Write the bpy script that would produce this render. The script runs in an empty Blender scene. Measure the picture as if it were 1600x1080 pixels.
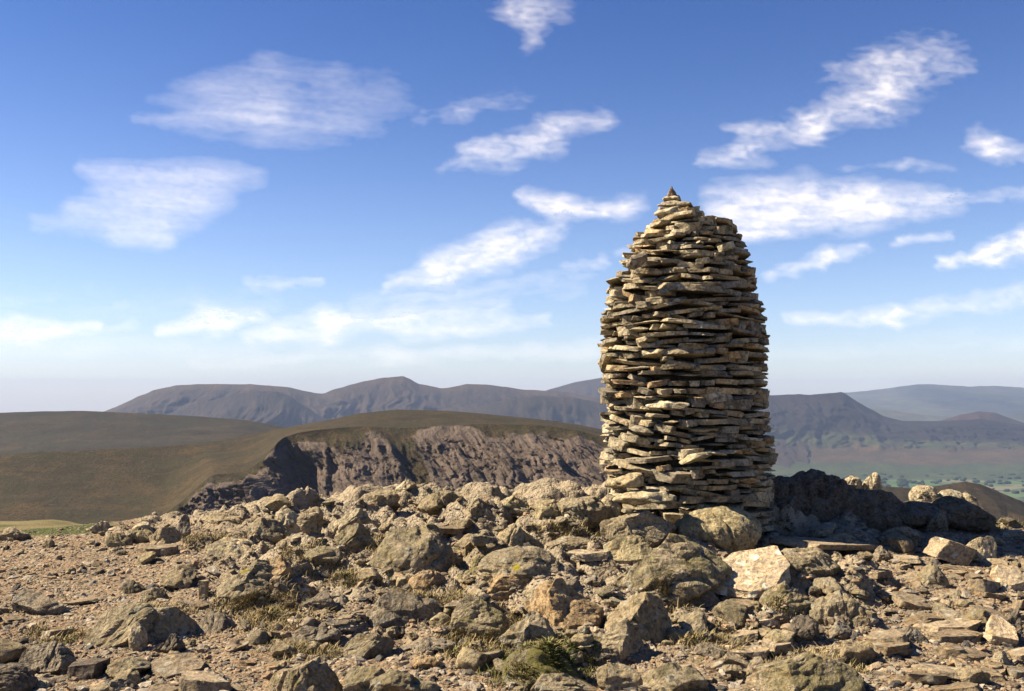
import bpy, bmesh, math, random
import numpy as np
from mathutils import Vector
from mathutils.bvhtree import BVHTree

random.seed(7); RNG = np.random.default_rng(11)
SC = bpy.context.scene
COL = SC.collection
F = 1556.0; W0, H0 = 1600.0, 1080.0; HOR = 620.0
EYE = 1.6
TH = math.atan((HOR - H0/2)/F)
SUN_EL = math.radians(43); SUN_AZ = math.radians(-5)     # azimuth: turned toward the camera from straight left
SUN_V = Vector((-math.cos(SUN_EL)*math.cos(SUN_AZ), -math.cos(SUN_EL)*math.sin(SUN_AZ), math.sin(SUN_EL)))

# ------------------------------------------------------------------ helpers
def ray(px, py):
    a = (np.asarray(px, float)-W0/2)/F; b = (H0/2-np.asarray(py, float))/F
    return a, math.cos(TH)-b*math.sin(TH), math.sin(TH)+b*math.cos(TH)
def at(px, py, Y):
    x, y, z = ray(px, py); s = Y/y
    return x*s, Y+0*s, EYE+z*s
def smooth(a, b, t):
    t = np.clip((t-a)/(b-a), 0, 1); return t*t*(3-2*t)

_P = np.random.default_rng(3).permutation(256); _P = np.concatenate([_P, _P, _P])
_G = np.random.default_rng(4).normal(size=(256, 3)); _G /= np.linalg.norm(_G, axis=1)[:, None]
_GX, _GY, _GZ = [np.ascontiguousarray(_G[:, k], dtype=np.float32) for k in range(3)]; _P = _P.astype(np.int16)
def perlin(p):
    p = np.asarray(p, float); i = np.floor(p); f = (p-i).astype(np.float32); i = (i.astype(np.int64) & 255).astype(np.int16)
    u = f*f*f*(f*(f*6-15)+10)
    def g(dx, dy, dz):
        h = _P[_P[_P[i[..., 0]+dx]+i[..., 1]+dy]+i[..., 2]+dz]
        h = h & 255
        return _GX[h]*(f[..., 0]-dx)+_GY[h]*(f[..., 1]-dy)+_GZ[h]*(f[..., 2]-dz)
    ux, uy, uz = u[..., 0], u[..., 1], u[..., 2]
    l = lambda a, b, t: a+(b-a)*t
    return 1.5*l(l(l(g(0,0,0), g(1,0,0), ux), l(g(0,1,0), g(1,1,0), ux), uy),
             l(l(g(0,0,1), g(1,0,1), ux), l(g(0,1,1), g(1,1,1), ux), uy), uz)
def fbm(p, o=4, gain=.5, ridged=False):
    p = np.asarray(p, float); s = 0; a = 1; t = 0
    for k in range(o):
        n = perlin(p*(2.03**k)+k*17.3)
        if ridged: n = 1-2*np.abs(n)
        s = s+a*n; t += a; a *= gain
    return s/t
def vor(p, seed=0):
    """cellular noise in 2-D: F1, F2 distances and a cell value"""
    p = np.asarray(p, float); i = np.floor(p).astype(int)
    f1 = np.full(p.shape[:-1], 9.); f2 = f1.copy(); cid = np.zeros(p.shape[:-1])
    for dx in (-1, 0, 1):
        for dy in (-1, 0, 1):
            cx, cy = i[..., 0]+dx, i[..., 1]+dy
            h = _P[_P[(cx+seed) & 255]+(cy & 255)]; h2 = _P[h+57]
            d = np.hypot(cx+.1+.8*h/255-p[..., 0], cy+.1+.8*h2/255-p[..., 1])
            m = d < f1
            f2 = np.where(m, f1, np.minimum(f2, d)); cid = np.where(m, _P[h2+11]/255., cid); f1 = np.where(m, d, f1)
    return f1, f2, cid

def mesh_np(name, v, faces, mat=None, parent=None, smooth_=True, attrs=None, loc=None, link=True):
    """v (n,3); faces (m,k) int array with k 3 or 4"""
    me = bpy.data.meshes.new(name)
    v = np.ascontiguousarray(v, np.float32); faces = np.ascontiguousarray(faces, np.int32)
    k = faces.shape[1]
    me.vertices.add(len(v)); me.vertices.foreach_set('co', v.ravel())
    me.loops.add(faces.size); me.loops.foreach_set('vertex_index', faces.ravel())
    me.polygons.add(len(faces)); me.polygons.foreach_set('loop_start', np.arange(0, faces.size, k, dtype=np.int32))
    me.polygons.foreach_set('use_smooth', np.full(len(faces), smooth_))
    for an, av in (attrs or {}).items():
        av = np.asarray(av, np.float32)
        if av.ndim == 1:
            at_ = me.attributes.new(an, 'FLOAT', 'POINT'); at_.data.foreach_set('value', av)
        else:
            at_ = me.attributes.new(an, 'FLOAT_COLOR', 'POINT')
            at_.data.foreach_set('color', np.concatenate([av, np.ones((len(av), 1), np.float32)], 1).astype(np.float32).ravel())
    me.update(calc_edges=True); me.validate()
    if mat: me.materials.append(mat)
    o = bpy.data.objects.new(name, me)
    if loc is not None: o.location = loc
    if link: COL.objects.link(o)
    if parent: o.parent = parent
    return o
def tag(o, label=None, cat=None, group=None, kind=None):
    if label: o['label'] = label
    if cat: o['category'] = cat
    if group: o['group'] = group
    if kind: o['kind'] = kind
    return o
def grid_faces(nu, nv):
    i = np.arange(nu*nv).reshape(nv, nu)
    return np.stack([i[:-1, :-1], i[:-1, 1:], i[1:, 1:], i[1:, :-1]], -1).reshape(-1, 4)

# ------------------------------------------------------------------ node helpers
class NT:
    def __init__(s, nt): s.nt = nt; s.n = nt.nodes; s.l = nt.links
    def add(s, t, **kw):
        n = s.n.new(t)
        for k, v in kw.items(): setattr(n, k, v)
        return n
    def put(s, sock, v):
        if v is None: return
        if isinstance(v, bpy.types.NodeSocket): s.l.new(v, sock)
        elif isinstance(v, (tuple, list)):
            sock.default_value = (*v, 1.0) if (len(v) == 3 and len(sock.default_value) == 4) else v
        else: sock.default_value = v
    def math(s, op, a, b=None, c=None, clamp=False):
        n = s.add('ShaderNodeMath', operation=op, use_clamp=clamp)
        for q, v in zip(n.inputs, (a, b, c)): s.put(q, v)
        return n.outputs[0]
    def vmath(s, op, a, b=None, out=0):
        n = s.add('ShaderNodeVectorMath', operation=op)
        s.put(n.inputs[0], a)
        if b is not None: s.put(n.inputs[1], b)
        return n.outputs[out]
    def noise(s, vec, scale, detail=4, rough=.55, dist=0, out='Fac'):
        n = s.add('ShaderNodeTexNoise'); s.put(n.inputs['Vector'], vec); n.inputs['Scale'].default_value = scale
        n.inputs['Detail'].default_value = detail; n.inputs['Roughness'].default_value = rough; n.inputs['Distortion'].default_value = dist
        return n.outputs[out]
    def vor(s, vec, scale, feature='F1', out='Distance', rnd=1):
        n = s.add('ShaderNodeTexVoronoi', feature=feature); s.put(n.inputs['Vector'], vec); n.inputs['Scale'].default_value = scale
        n.inputs['Randomness'].default_value = rnd
        return n.outputs[out]
    def ramp(s, fac, lo, hi):
        n = s.add('ShaderNodeMapRange', interpolation_type='SMOOTHSTEP'); s.put(n.inputs[0], fac)
        n.inputs[1].default_value = lo; n.inputs[2].default_value = hi
        return n.outputs[0]
    def mix(s, fac, a, b, mode='MIX'):
        n = s.add('ShaderNodeMix', data_type='RGBA', blend_type=mode)
        s.put(n.inputs[0], fac); s.put(n.inputs[6], a); s.put(n.inputs[7], b)
        return n.outputs[2]
    def bump(s, h, dist, strength=1, normal=None):
        n = s.add('ShaderNodeBump'); s.put(n.inputs['Height'], h); n.inputs['Distance'].default_value = dist
        n.inputs['Strength'].default_value = strength
        if normal is not None: s.put(n.inputs['Normal'], normal)
        return n.outputs[0]
    def attr(s, name, out='Fac'): return s.add('ShaderNodeAttribute', attribute_name=name).outputs[out]
def material(name):
    m = bpy.data.materials.new(name); m.use_nodes = True
    N = NT(m.node_tree); N.bsdf = N.n['Principled BSDF']
    N.bsdf.inputs['Roughness'].default_value = .95
    N.bsdf.inputs['Specular IOR Level'].default_value = .15
    return m, N

# ------------------------------------------------------------------ materials
def rock_material(name, a, b, dark, orange=.5, bump=1.0, spot=None, attr_tint=False, gain=1.0, moss=True):
    m, N = material(name)
    geo = N.add('ShaderNodeNewGeometry'); P = geo.outputs['Position']; Nrm = geo.outputs['Normal']
    oi = N.add('ShaderNodeObjectInfo')
    n1 = N.noise(P, 3.1, 5, .6); n2 = N.noise(P, 11, 6, .65, .6); n3 = N.noise(P, 46, 5, .7)
    n4 = N.noise(N.vmath('ADD', P, (7, 3, 1)), 5.2, 5, .65, 1.0)
    n5 = N.noise(N.vmath('ADD', P, (1, 9, 4)), 17, 4, .7, 1.5)
    c = N.mix(N.ramp(n1, .36, .64), a, b)
    c = N.mix(N.math('MULTIPLY', N.ramp(n2, .50, .66), .75), c, dark)
    c = N.mix(N.math('MULTIPLY', N.ramp(n4, .55, .70), orange), c, (.37, .215, .095))
    c = N.mix(N.math('MULTIPLY', N.ramp(n5, .60, .70), .55), c, (.50, .475, .40))        # pale lichen
    c = N.mix(N.math('MULTIPLY', N.ramp(N.noise(N.vmath('ADD', P, (4, 4, 4)), 8, 5, .7, 1.2), .60, .72), .5), c, (.24, .235, .10))
    Pw = N.vmath('ADD', P, N.vmath('MULTIPLY', N.noise(P, 20, 3, .6, out='Color'), (.05, .05, .05)))
    for sc_, col_, th_, am in ((11, (.66, .63, .52), .62, .62), (23, (.10, .09, .075), .60, .65), (31, (.60, .36, .12), .80, .6)):
        vn = N.add('ShaderNodeTexVoronoi'); N.put(vn.inputs['Vector'], Pw); vn.inputs['Scale'].default_value = sc_
        sc3 = N.add('ShaderNodeSeparateColor'); N.put(sc3.inputs[0], vn.outputs['Color'])
        blot = N.math('MULTIPLY', N.ramp(vn.outputs['Distance'], .40, .27), N.ramp(sc3.outputs[0], th_, th_+.04))
        c = N.mix(N.math('MULTIPLY', blot, am), c, col_)
    v = N.math('MULTIPLY_ADD', N.ramp(n3, .3, .72), .75, .60)
    vm = N.add('ShaderNodeVectorMath', operation='SCALE'); N.put(vm.inputs[0], c); N.put(vm.inputs['Scale'], v)
    c = N.vmath('MULTIPLY', vm.outputs[0], N.attr('tint', 'Color') if attr_tint else oi.outputs['Color'])
    if moss:
        sep = N.add('ShaderNodeSeparateXYZ'); N.put(sep.inputs[0], Nrm)
        amt = N.math('SUBTRACT', 1.0, oi.outputs['Alpha'])
        mm = N.math('MULTIPLY', N.ramp(N.noise(P, 7, 4, .7), .42, .56), N.ramp(sep.outputs[2], -.3, .5))
        c = N.mix(N.math('MULTIPLY', mm, amt), c, N.mix(n3, (.13, .14, .035), (.29, .235, .08)))
    if spot is not None:
        d = N.vmath('DISTANCE', P, tuple(spot[0]), out='Value')
        d = N.math('MULTIPLY_ADD', N.math('SUBTRACT', n5, .5), .09, d)
        c = N.mix(N.ramp(d, spot[1], spot[1]*.75), c, (.46, .38, .05))
    N.put(N.bsdf.inputs['Base Color'], c)
    h = N.math('MULTIPLY_ADD', n2, 1.6, N.math('MULTIPLY_ADD', n3, .55, N.math('MULTIPLY', N.noise(P, 150, 3, .6), .18)))
    N.put(N.bsdf.inputs['Normal'], N.bump(h, .035*bump, 1))
    return m
RC = ((.66, .54, .37), (.50, .42, .29), (.20, .17, .125))
ROCK = rock_material('weathered_rock', *RC, .55)
SLATE = rock_material('cairn_slate', (.60, .515, .37), (.40, .34, .245), (.10, .085, .062), .25, .45, attr_tint=True)
SLAB = rock_material('flat_slate', (.46, .36, .25), (.35, .28, .20), (.19, .155, .115), .45, .5)

def ground_material():
    m, N = material('stony_ground')
    geo = N.add('ShaderNodeNewGeometry'); P = geo.outputs['Position']
    rocky = N.attr('rocky'); grass = N.attr('grassy')
    cell = N.add('ShaderNodeTexVoronoi'); N.put(cell.inputs['Vector'], P); cell.inputs['Scale'].default_value = 42
    sep = N.add('ShaderNodeSeparateColor'); N.put(sep.inputs[0], cell.outputs['Color'])
    n1 = N.noise(P, 2.2, 5, .6); n2 = N.noise(P, 14, 5, .65, .5); n3 = N.noise(P, 60, 4, .7)
    g = N.mix(sep.outputs[0], (.30, .21, .125), (.47, .34, .205))
    g = N.mix(N.ramp(sep.outputs[1], .78, .9), g, (.58, .49, .36))
    g = N.mix(N.ramp(sep.outputs[2], .80, .95), g, (.13, .115, .095))
    g = N.mix(N.math('MULTIPLY', N.ramp(n1, .45, .62), .55), g, (.38, .25, .145))
    r = N.mix(N.ramp(n1, .38, .62), (.58, .47, .32), (.44, .36, .245))
    r = N.mix(N.math('MULTIPLY', N.ramp(n2, .5, .66), .75), r, (.17, .14, .10))
    r = N.mix(N.math('MULTIPLY', N.ramp(N.noise(P, 5, 5, .7, 1), .56, .7), .6), r, (.38, .22, .10))
    c = N.mix(rocky, g, r)
    gr = N.mix(n3, (.19, .16, .06), (.44, .33, .155))
    gr = N.mix(N.ramp(N.noise(P, .35, 4, .6), .45, .6), gr, N.mix(n2, (.085, .125, .03), (.15, .15, .05)))
    gm = N.ramp(N.math('ADD', grass, N.math('MULTIPLY_ADD', n2, .9, -.45)), .42, .62)
    c = N.mix(gm, c, gr)
    dist = N.add('ShaderNodeSeparateXYZ'); N.put(dist.inputs[0], P)
    far = N.ramp(dist.outputs[1], 60, 160)
    c = N.mix(far, c, N.mix(N.noise(P, .03, 5, .6), (.09, .075, .035), (.15, .12, .055)))
    N.put(N.bsdf.inputs['Base Color'], c)
    h = N.math('MULTIPLY_ADD', cell.outputs['Distance'], -.55, N.math('MULTIPLY_ADD', n2, .8, N.math('MULTIPLY', n3, .5)))
    N.put(N.bsdf.inputs['Normal'], N.bump(h, .03, 1))
    return m
GROUND = ground_material()

def hill_material(name, grass_a, grass_b, rock_a, rock_b, s, streak=(1, 1, .25), bump_d=6, slantc=0.0, streakamt=.7):
    """s = noise scale in 1/m; attribute 'rock' 0..1 chooses rock over heather"""
    m, N = material(name)
    geo = N.add('ShaderNodeNewGeometry'); P = geo.outputs['Position']
    sp = N.add('ShaderNodeSeparateXYZ'); N.put(sp.inputs[0], P)
    q = N.math('MULTIPLY_ADD', sp.outputs[2], slantc, sp.outputs[0])
    cb = N.add('ShaderNodeCombineXYZ'); N.put(cb.inputs[0], q); N.put(cb.inputs[1], sp.outputs[1]); N.put(cb.inputs[2], sp.outputs[2])
    Q = N.vmath('MULTIPLY', cb.outputs[0], streak)
    n1 = N.noise(P, s*.25, 6, .6); n2 = N.noise(P, s, 6, .65); n3 = N.noise(Q, s*1.3, 6, .7, .3); n4 = N.noise(Q, s*4.5, 5, .7)
    g = N.mix(N.ramp(n1, .35, .65), grass_a, grass_b)
    g = N.mix(N.math('MULTIPLY', N.ramp(n2, .42, .6), .7), g, (grass_a[0]*.5, grass_a[1]*.58, grass_a[2]*.6))
    g = N.mix(N.math('MULTIPLY', N.ramp(N.noise(N.vmath('ADD', P, (300, 80, 9)), s*.6, 6, .7, .5), .50, .62), .6), g, (grass_b[0]*1.25, grass_b[1]*1.15, grass_b[2]))
    g = N.mix(N.math('MULTIPLY', N.ramp(N.noise(P, s*3, 4, .7), .58, .75), .45), g, tuple(x*1.6 for x in grass_b))
    g = N.mix(N.math('MULTIPLY', N.ramp(N.noise(N.vmath('ADD', P, (900, 30, 4)), s*.8, 7, .72, .8), .46, .56), .55), g, (grass_a[0]*.62, grass_a[1]*.86, grass_a[2]*.62))
    n6 = N.noise(P, s*9, 5, .75, .4)
    g = N.mix(N.math('MULTIPLY', N.ramp(n6, .50, .62), .8), g, tuple(x*.35 for x in grass_a))
    g = N.mix(N.math('MULTIPLY', N.ramp(N.noise(N.vmath('ADD', P, (50, 8, 90)), s*5, 5, .8, .4), .60, .68), .55), g, tuple(x*.8 for x in rock_a))
    r = N.mix(N.ramp(n3, .35, .65), rock_a, rock_b)
    r = N.mix(N.math('MULTIPLY', N.ramp(n4, .48, .68), streakamt), r, tuple(x*.45 for x in rock_b))
    f = N.ramp(N.math('ADD', N.attr('rock'), N.math('MULTIPLY_ADD', n3, .9, N.math('MULTIPLY_ADD', n4, .5, -.7))), .38, .62)
    c = N.mix(f, g, r)
    c = N.vmath('MULTIPLY', c, (.72, .62, .52)); tintc = N.attr('tint', 'Color')
    c = N.vmath('MULTIPLY', c, tintc)
    N.put(N.bsdf.inputs['Base Color'], c)
    h = N.math('MULTIPLY_ADD', n3, 1.0, N.math('MULTIPLY', n4, .5))
    h2 = N.math('MULTIPLY_ADD', n6, .16, N.math('MULTIPLY', h, N.math('MULTIPLY_ADD', N.attr('rock'), .85, .15)))
    N.put(N.bsdf.inputs['Normal'], N.bump(h2, bump_d, 1))
    return m

# ------------------------------------------------------------------ the summit ground
XS = np.array([-14, -8, -5, -3.2, -2, -1, 0, .85, 2.3, 3.7, 5, 8, 14.])
YS = np.array([-20, 0, 4, 6, 7, 8, 9, 10, 11, 12.5, 14.5, 18., 25., 40., 100., 300., 900.])
#        -14   -8   -5   -3.2  -2    -1    0    .85   2.3   3.7   5    8   14
ZT = np.array([
 [-.6, -.3, -.1, 0, 0, 0, 0, 0, 0, 0, -.1, -.3, -.6],
 [-.5, -.2, -.05, 0, 0, 0, 0, 0, 0, 0, 0, -.1, -.4],
 [-.4, -.15, -.02, .0, .0, .0, .02, .03, .03, .03, .03, 0, -.3],
 [-.4, -.12, .00, .03, .08, .13, .16, .17, .15, .12, .10, 0, -.3],
 [-.4, -.10, .03, .08, .16, .23, .27, .28, .23, .19, .16, 0, -.4],
 [-.4, -.07, .07, .16, .27, .34, .37, .38, .32, .27, .23, .05, -.5],
 [-.4, -.05, .12, .24, .38, .45, .46, .48, .42, .36, .29, .05, -.7],
 [-.4, .02, .24, .37, .47, .54, .53, .54, .47, .37, .30, .0, -1.0],
 [-.45, -.08, .16, .30, .42, .50, .48, .50, .42, .30, .15, -.3, -1.6],
 [-.5, -.15, -.02, .0, .12, .2, .2, .15, .0, -.1, -.35, -1.0, -2.6],
 [-.6, -.3, -.22, -.4, -.5, -.5, -.5, -.6, -.8, -1.0, -1.2, -2.2, -4],
 [-.62, -.60, -1.4, -1.3, -2, -2.2, -2.2, -2.4, -2.8, -3, -3.2, -4.5, -7],
 [-1.35, -2.2, -3.2, -3.0, -5, -5.5, -5.5, -5.7, -6, -6.5, -7, -8.5, -11],
 [-6, -6.5, -7.5, -11, -13, -14, -14, -14, -14.5, -15, -15.5, -17, -19],
 [-42]*13, [-140]*13, [-360]*13], float)
def cub(xk, x):   # index + smooth weight (linear, softened)
    i = np.clip(np.searchsorted(xk, x)-1, 0, len(xk)-2)
    t = np.clip((x-xk[i])/(xk[i+1]-xk[i]), 0, 1)
    return i, t
def base_z(x, y):
    i, t = cub(XS, x); j, s = cub(YS, y)
    z = (ZT[j, i]*(1-t)+ZT[j, i+1]*t)*(1-s)+(ZT[j+1, i]*(1-t)+ZT[j+1, i+1]*t)*s
    ax = np.maximum(np.abs(x)-14, 0)
    return z-ax*.35*smooth(0, 60, ax)-np.maximum(-y-20, 0)*.15
def px_of(x, y): return W0/2+F*x/np.maximum(y, 1)
def rocky_mask(x, y):
    """1 in the field of bedrock and boulders, 0 on the gravel"""
    p = px_of(x, y)
    m = smooth(230, 430, p)*(1-smooth(1330, 1480, p))
    m = m*smooth(5.0+.9*smooth(900, 300, p), 6.8+1.0*smooth(700, 300, p), y)
    m = np.maximum(m, .85*smooth(9.2, 9.8, y)*smooth(150, 300, p))
    gravelpath = np.exp(-((p-700)/150)**2)*smooth(5.9, 5.4, y)
    m2 = smooth(520, 760, p)*(1-smooth(880, 1080, p))*smooth(4.8, 5.6, y)*.7
    m = np.maximum(m, m2)*(1-gravelpath)
    n = fbm(np.stack([x*.9, y*.9, 0*x+3], -1), 3)
    return np.clip(m+.45*n*(m > .03), 0, 1)
def ground_z(x, y):
    x = np.asarray(x, float); y = np.asarray(y, float)
    z = base_z(x, y)
    P = np.stack([x, y, 0*x], -1)
    near = smooth(40, 14, y)*smooth(-6, 1, y)
    m = rocky_mask(x, y)*near
    wx = x+.25*perlin(P*2.2+5)+.06*perlin(P*9+5); wy = y+.25*perlin(P*2.2+9)+.06*perlin(P*9+2)
    f1, f2, cid = vor(np.stack([wx*1.55, wy*1.8], -1)); lump = np.clip(f2-f1, 0, .6)/.6
    g1, g2, gid = vor(np.stack([wx*4.3, wy*4.9], -1), 40); l2 = np.clip(g2-g1, 0, .5)/.5
    d = (.22*(lump**.55)*(.2+cid)+.10*(l2**.55)*(.15+gid)-.13)*m
    d += .05*fbm(P*1.1+2, 4)*near+(.018+.02*m)*fbm(P*6, 4, .6)*near
    d += (.012+.012*m)*fbm(P*17, 3, .6, True)*near*smooth(16, 12, y)
    far = smooth(20, 60, y)
    d += far*(1.2*fbm(P*.03, 4)+.0)*1.5
    return z+d
def hit(px, py):
    Y = np.arange(4.2, 26, .02)
    x, y, z = at(px, py, Y)
    g = ground_z(x, y)
    k = np.nonzero(z <= g)[0]
    if len(k) == 0: return None
    k = k[0]
    return float(x[k]), float(Y[k]), float(g[k])

def axis(lo, hi, fine, a, b, growth=1.13):
    c = list(np.arange(a, b, fine)); s = fine
    v = c[-1]
    up = []
    while v < hi: s *= growth; v += s; up.append(v)
    s = fine; v = c[0]; dn = []
    while v > lo: s *= growth; v -= s; dn.append(v)
    return np.array(dn[::-1]+c+up)
gx = axis(-700, 700, .024, -6.2, 6.2); gy = axis(-260, 880, .024, 4.4, 11.6)
X, Yg = np.meshgrid(gx, gy)
Z = ground_z(X, Yg)
GRASS_SPOTS = [  # px, py, rx, ry, strength
 (60, 822, 130, 16, 1.2), (430, 960, 60, 26, .75), (375, 945, 40, 10, .6), (960, 765, 60, 10, .0), (985, 840, 30, 12, .6), (740, 1000, 60, 30, .7),
 (845, 1040, 75, 30, .9), (1050, 925, 40, 18, .8), (1215, 940, 30, 18, .7), (1270, 1050, 70, 24, .6), (640, 930, 30, 16, .4),
 (880, 835, 50, 12, .6), (1530, 816, 50, 10, .9), (780, 985, 60, 18, .5), (470, 1020, 40, 14, .6), (540, 905, 40, 14, .5), (100, 1000, 50, 14, .3),
 (600, 860, 50, 16, .35), (480, 870, 40, 14, .35), (700, 940, 60, 14, .4), (240, 960, 60, 12, .4), (1120, 1010, 50, 20, .35), (330, 850, 50, 10, .4)]
def proj(x, y, z):
    dx, dy, dz = x, y, z-EYE
    yc = dy*math.cos(TH)+dz*math.sin(TH); zc = -dy*math.sin(TH)+dz*math.cos(TH)
    yc = np.maximum(yc, .5)
    return W0/2+F*dx/yc, H0/2-F*zc/yc
PX, PY = proj(X, Yg, Z)
grass = np.zeros_like(X)
for (a, b, ra, rb, s_) in GRASS_SPOTS:
    grass = np.maximum(grass, s_*np.exp(-((PX-a)/ra)**2-((PY-b)/rb)**2)*(Yg > 3))
grass = np.maximum(grass, .9*smooth(11.5, 14, Yg)*smooth(-3.5, -5.5, X))
grass = np.maximum(grass, .55*smooth(13, 20, Yg))
grass = np.maximum(grass, .62*smooth(.12, .5, fbm(np.stack([X*1.3, Yg*1.3, 0*X+44], -1), 4))*smooth(0, .35, rocky_mask(X, Yg))*(Yg < 13)*(Yg > 3))
rk = rocky_mask(X, Yg)*smooth(-6, 1, Yg)*smooth(30, 13, Yg)
g_ob = mesh_np('ground', np.stack([X, Yg, Z], -1).reshape(-1, 3), grid_faces(len(gx), len(gy)), GROUND,
               attrs={'rocky': rk.ravel(), 'grassy': grass.ravel()})
tag(g_ob, kind='structure')

# ------------------------------------------------------------------ rocks
_ico = {}
def ico(d):
    if d not in _ico:
        bm = bmesh.new(); bmesh.ops.create_icosphere(bm, subdivisions=d, radius=1)
        _ico[d] = (np.array([v.co for v in bm.verts]), np.array([[v.index for v in f.verts] for f in bm.faces])); bm.free()
    return _ico[d]
def rock_shape(rng, dims, style='b', detail=5, rough=1.0):
    v, f = ico(detail); v = v.copy()
    if style == 's':   # flat slab: top and bottom cut plus sharp irregular sides
        v[:, 2] *= 1.0
        n = rng.integers(5, 8); a0 = rng.uniform(0, 6.28)
        pl = [((0, 0, 1), .36), ((0, 0, -1), .36)]
        for k in range(n):
            a = a0+6.283*(k+rng.uniform(-.3, .3))/n
            nn = np.array([math.cos(a), math.sin(a), rng.uniform(-.22, .22)]); pl.append((nn/np.linalg.norm(nn), rng.uniform(.52, .8)))
    elif style == 'r':
        pl = [(x/np.linalg.norm(x), rng.uniform(.80, .95)) for x in rng.normal(size=(9, 3))]
    elif style == 'a':
        pl = [(x/np.linalg.norm(x), rng.uniform(.50, .72)) for x in rng.normal(size=(9, 3))]
    else:
        pl = [(x/np.linalg.norm(x), rng.uniform(.48, .82)) for x in rng.normal(size=(10, 3))]
    for _ in range(2):
        for n, d in pl:
            n = np.asarray(n, float); e = v@n-d
            v -= np.maximum(e, 0)[:, None]*n
    v -= (v.max(0)+v.min(0))/2
    v /= (v.max(0)-v.min(0))/2
    if style in 'ba' and detail >= 5:
        v[:, :2] *= (1-.26*v[:, 2]-.10*v[:, 2]**2)[:, None]/1.1
    off = rng.uniform(0, 90, 3)
    dims = np.asarray(dims, float); size = dims.max()
    p = v*dims/2
    nrm = p/np.maximum(np.linalg.norm(p, axis=1), 1e-6)[:, None] if style != 's' else np.stack([v[:, 0]*.5, v[:, 1]*.5, np.sign(v[:, 2])*np.minimum(abs(v[:, 2])*1.5, 1)], 1)
    if detail >= 4 and style != 's':
        q = p/size
        sl = rng.normal(size=3); sl /= np.linalg.norm(sl)
        qs = q+sl*(q@sl)[:, None]*1.1            # cleavage: noise squeezed along one direction
        a = .055*size*fbm(q*2.2+off, 2)-.06*size*np.maximum(0, fbm(qs*2.0+off+9, 2, .5, True)-.55)*2
        a = a+.030*size*fbm(qs*5+off, 3, .55)+.010*size*fbm(qs*16+off, 2, .6)
        p = p+nrm*(a*rough)[:, None]
    elif style == 's':
        th = dims.min()
        a = .14*th*fbm(p/th*.6+off, 3)+.05*th*fbm(p/th*2+off, 2)
        p = p+nrm*(a*rough)[:, None]
        if detail >= 4: p[:, :2] *= (1+.08*fbm(np.concatenate([p[:, :2]/size*5, p[:, 2:]/th*2], 1)+off, 2))[:, None]
    return p, f
def rot(ax, a):
    from mathutils import Matrix
    return np.array(Matrix.Rotation(a, 3, ax))

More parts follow.
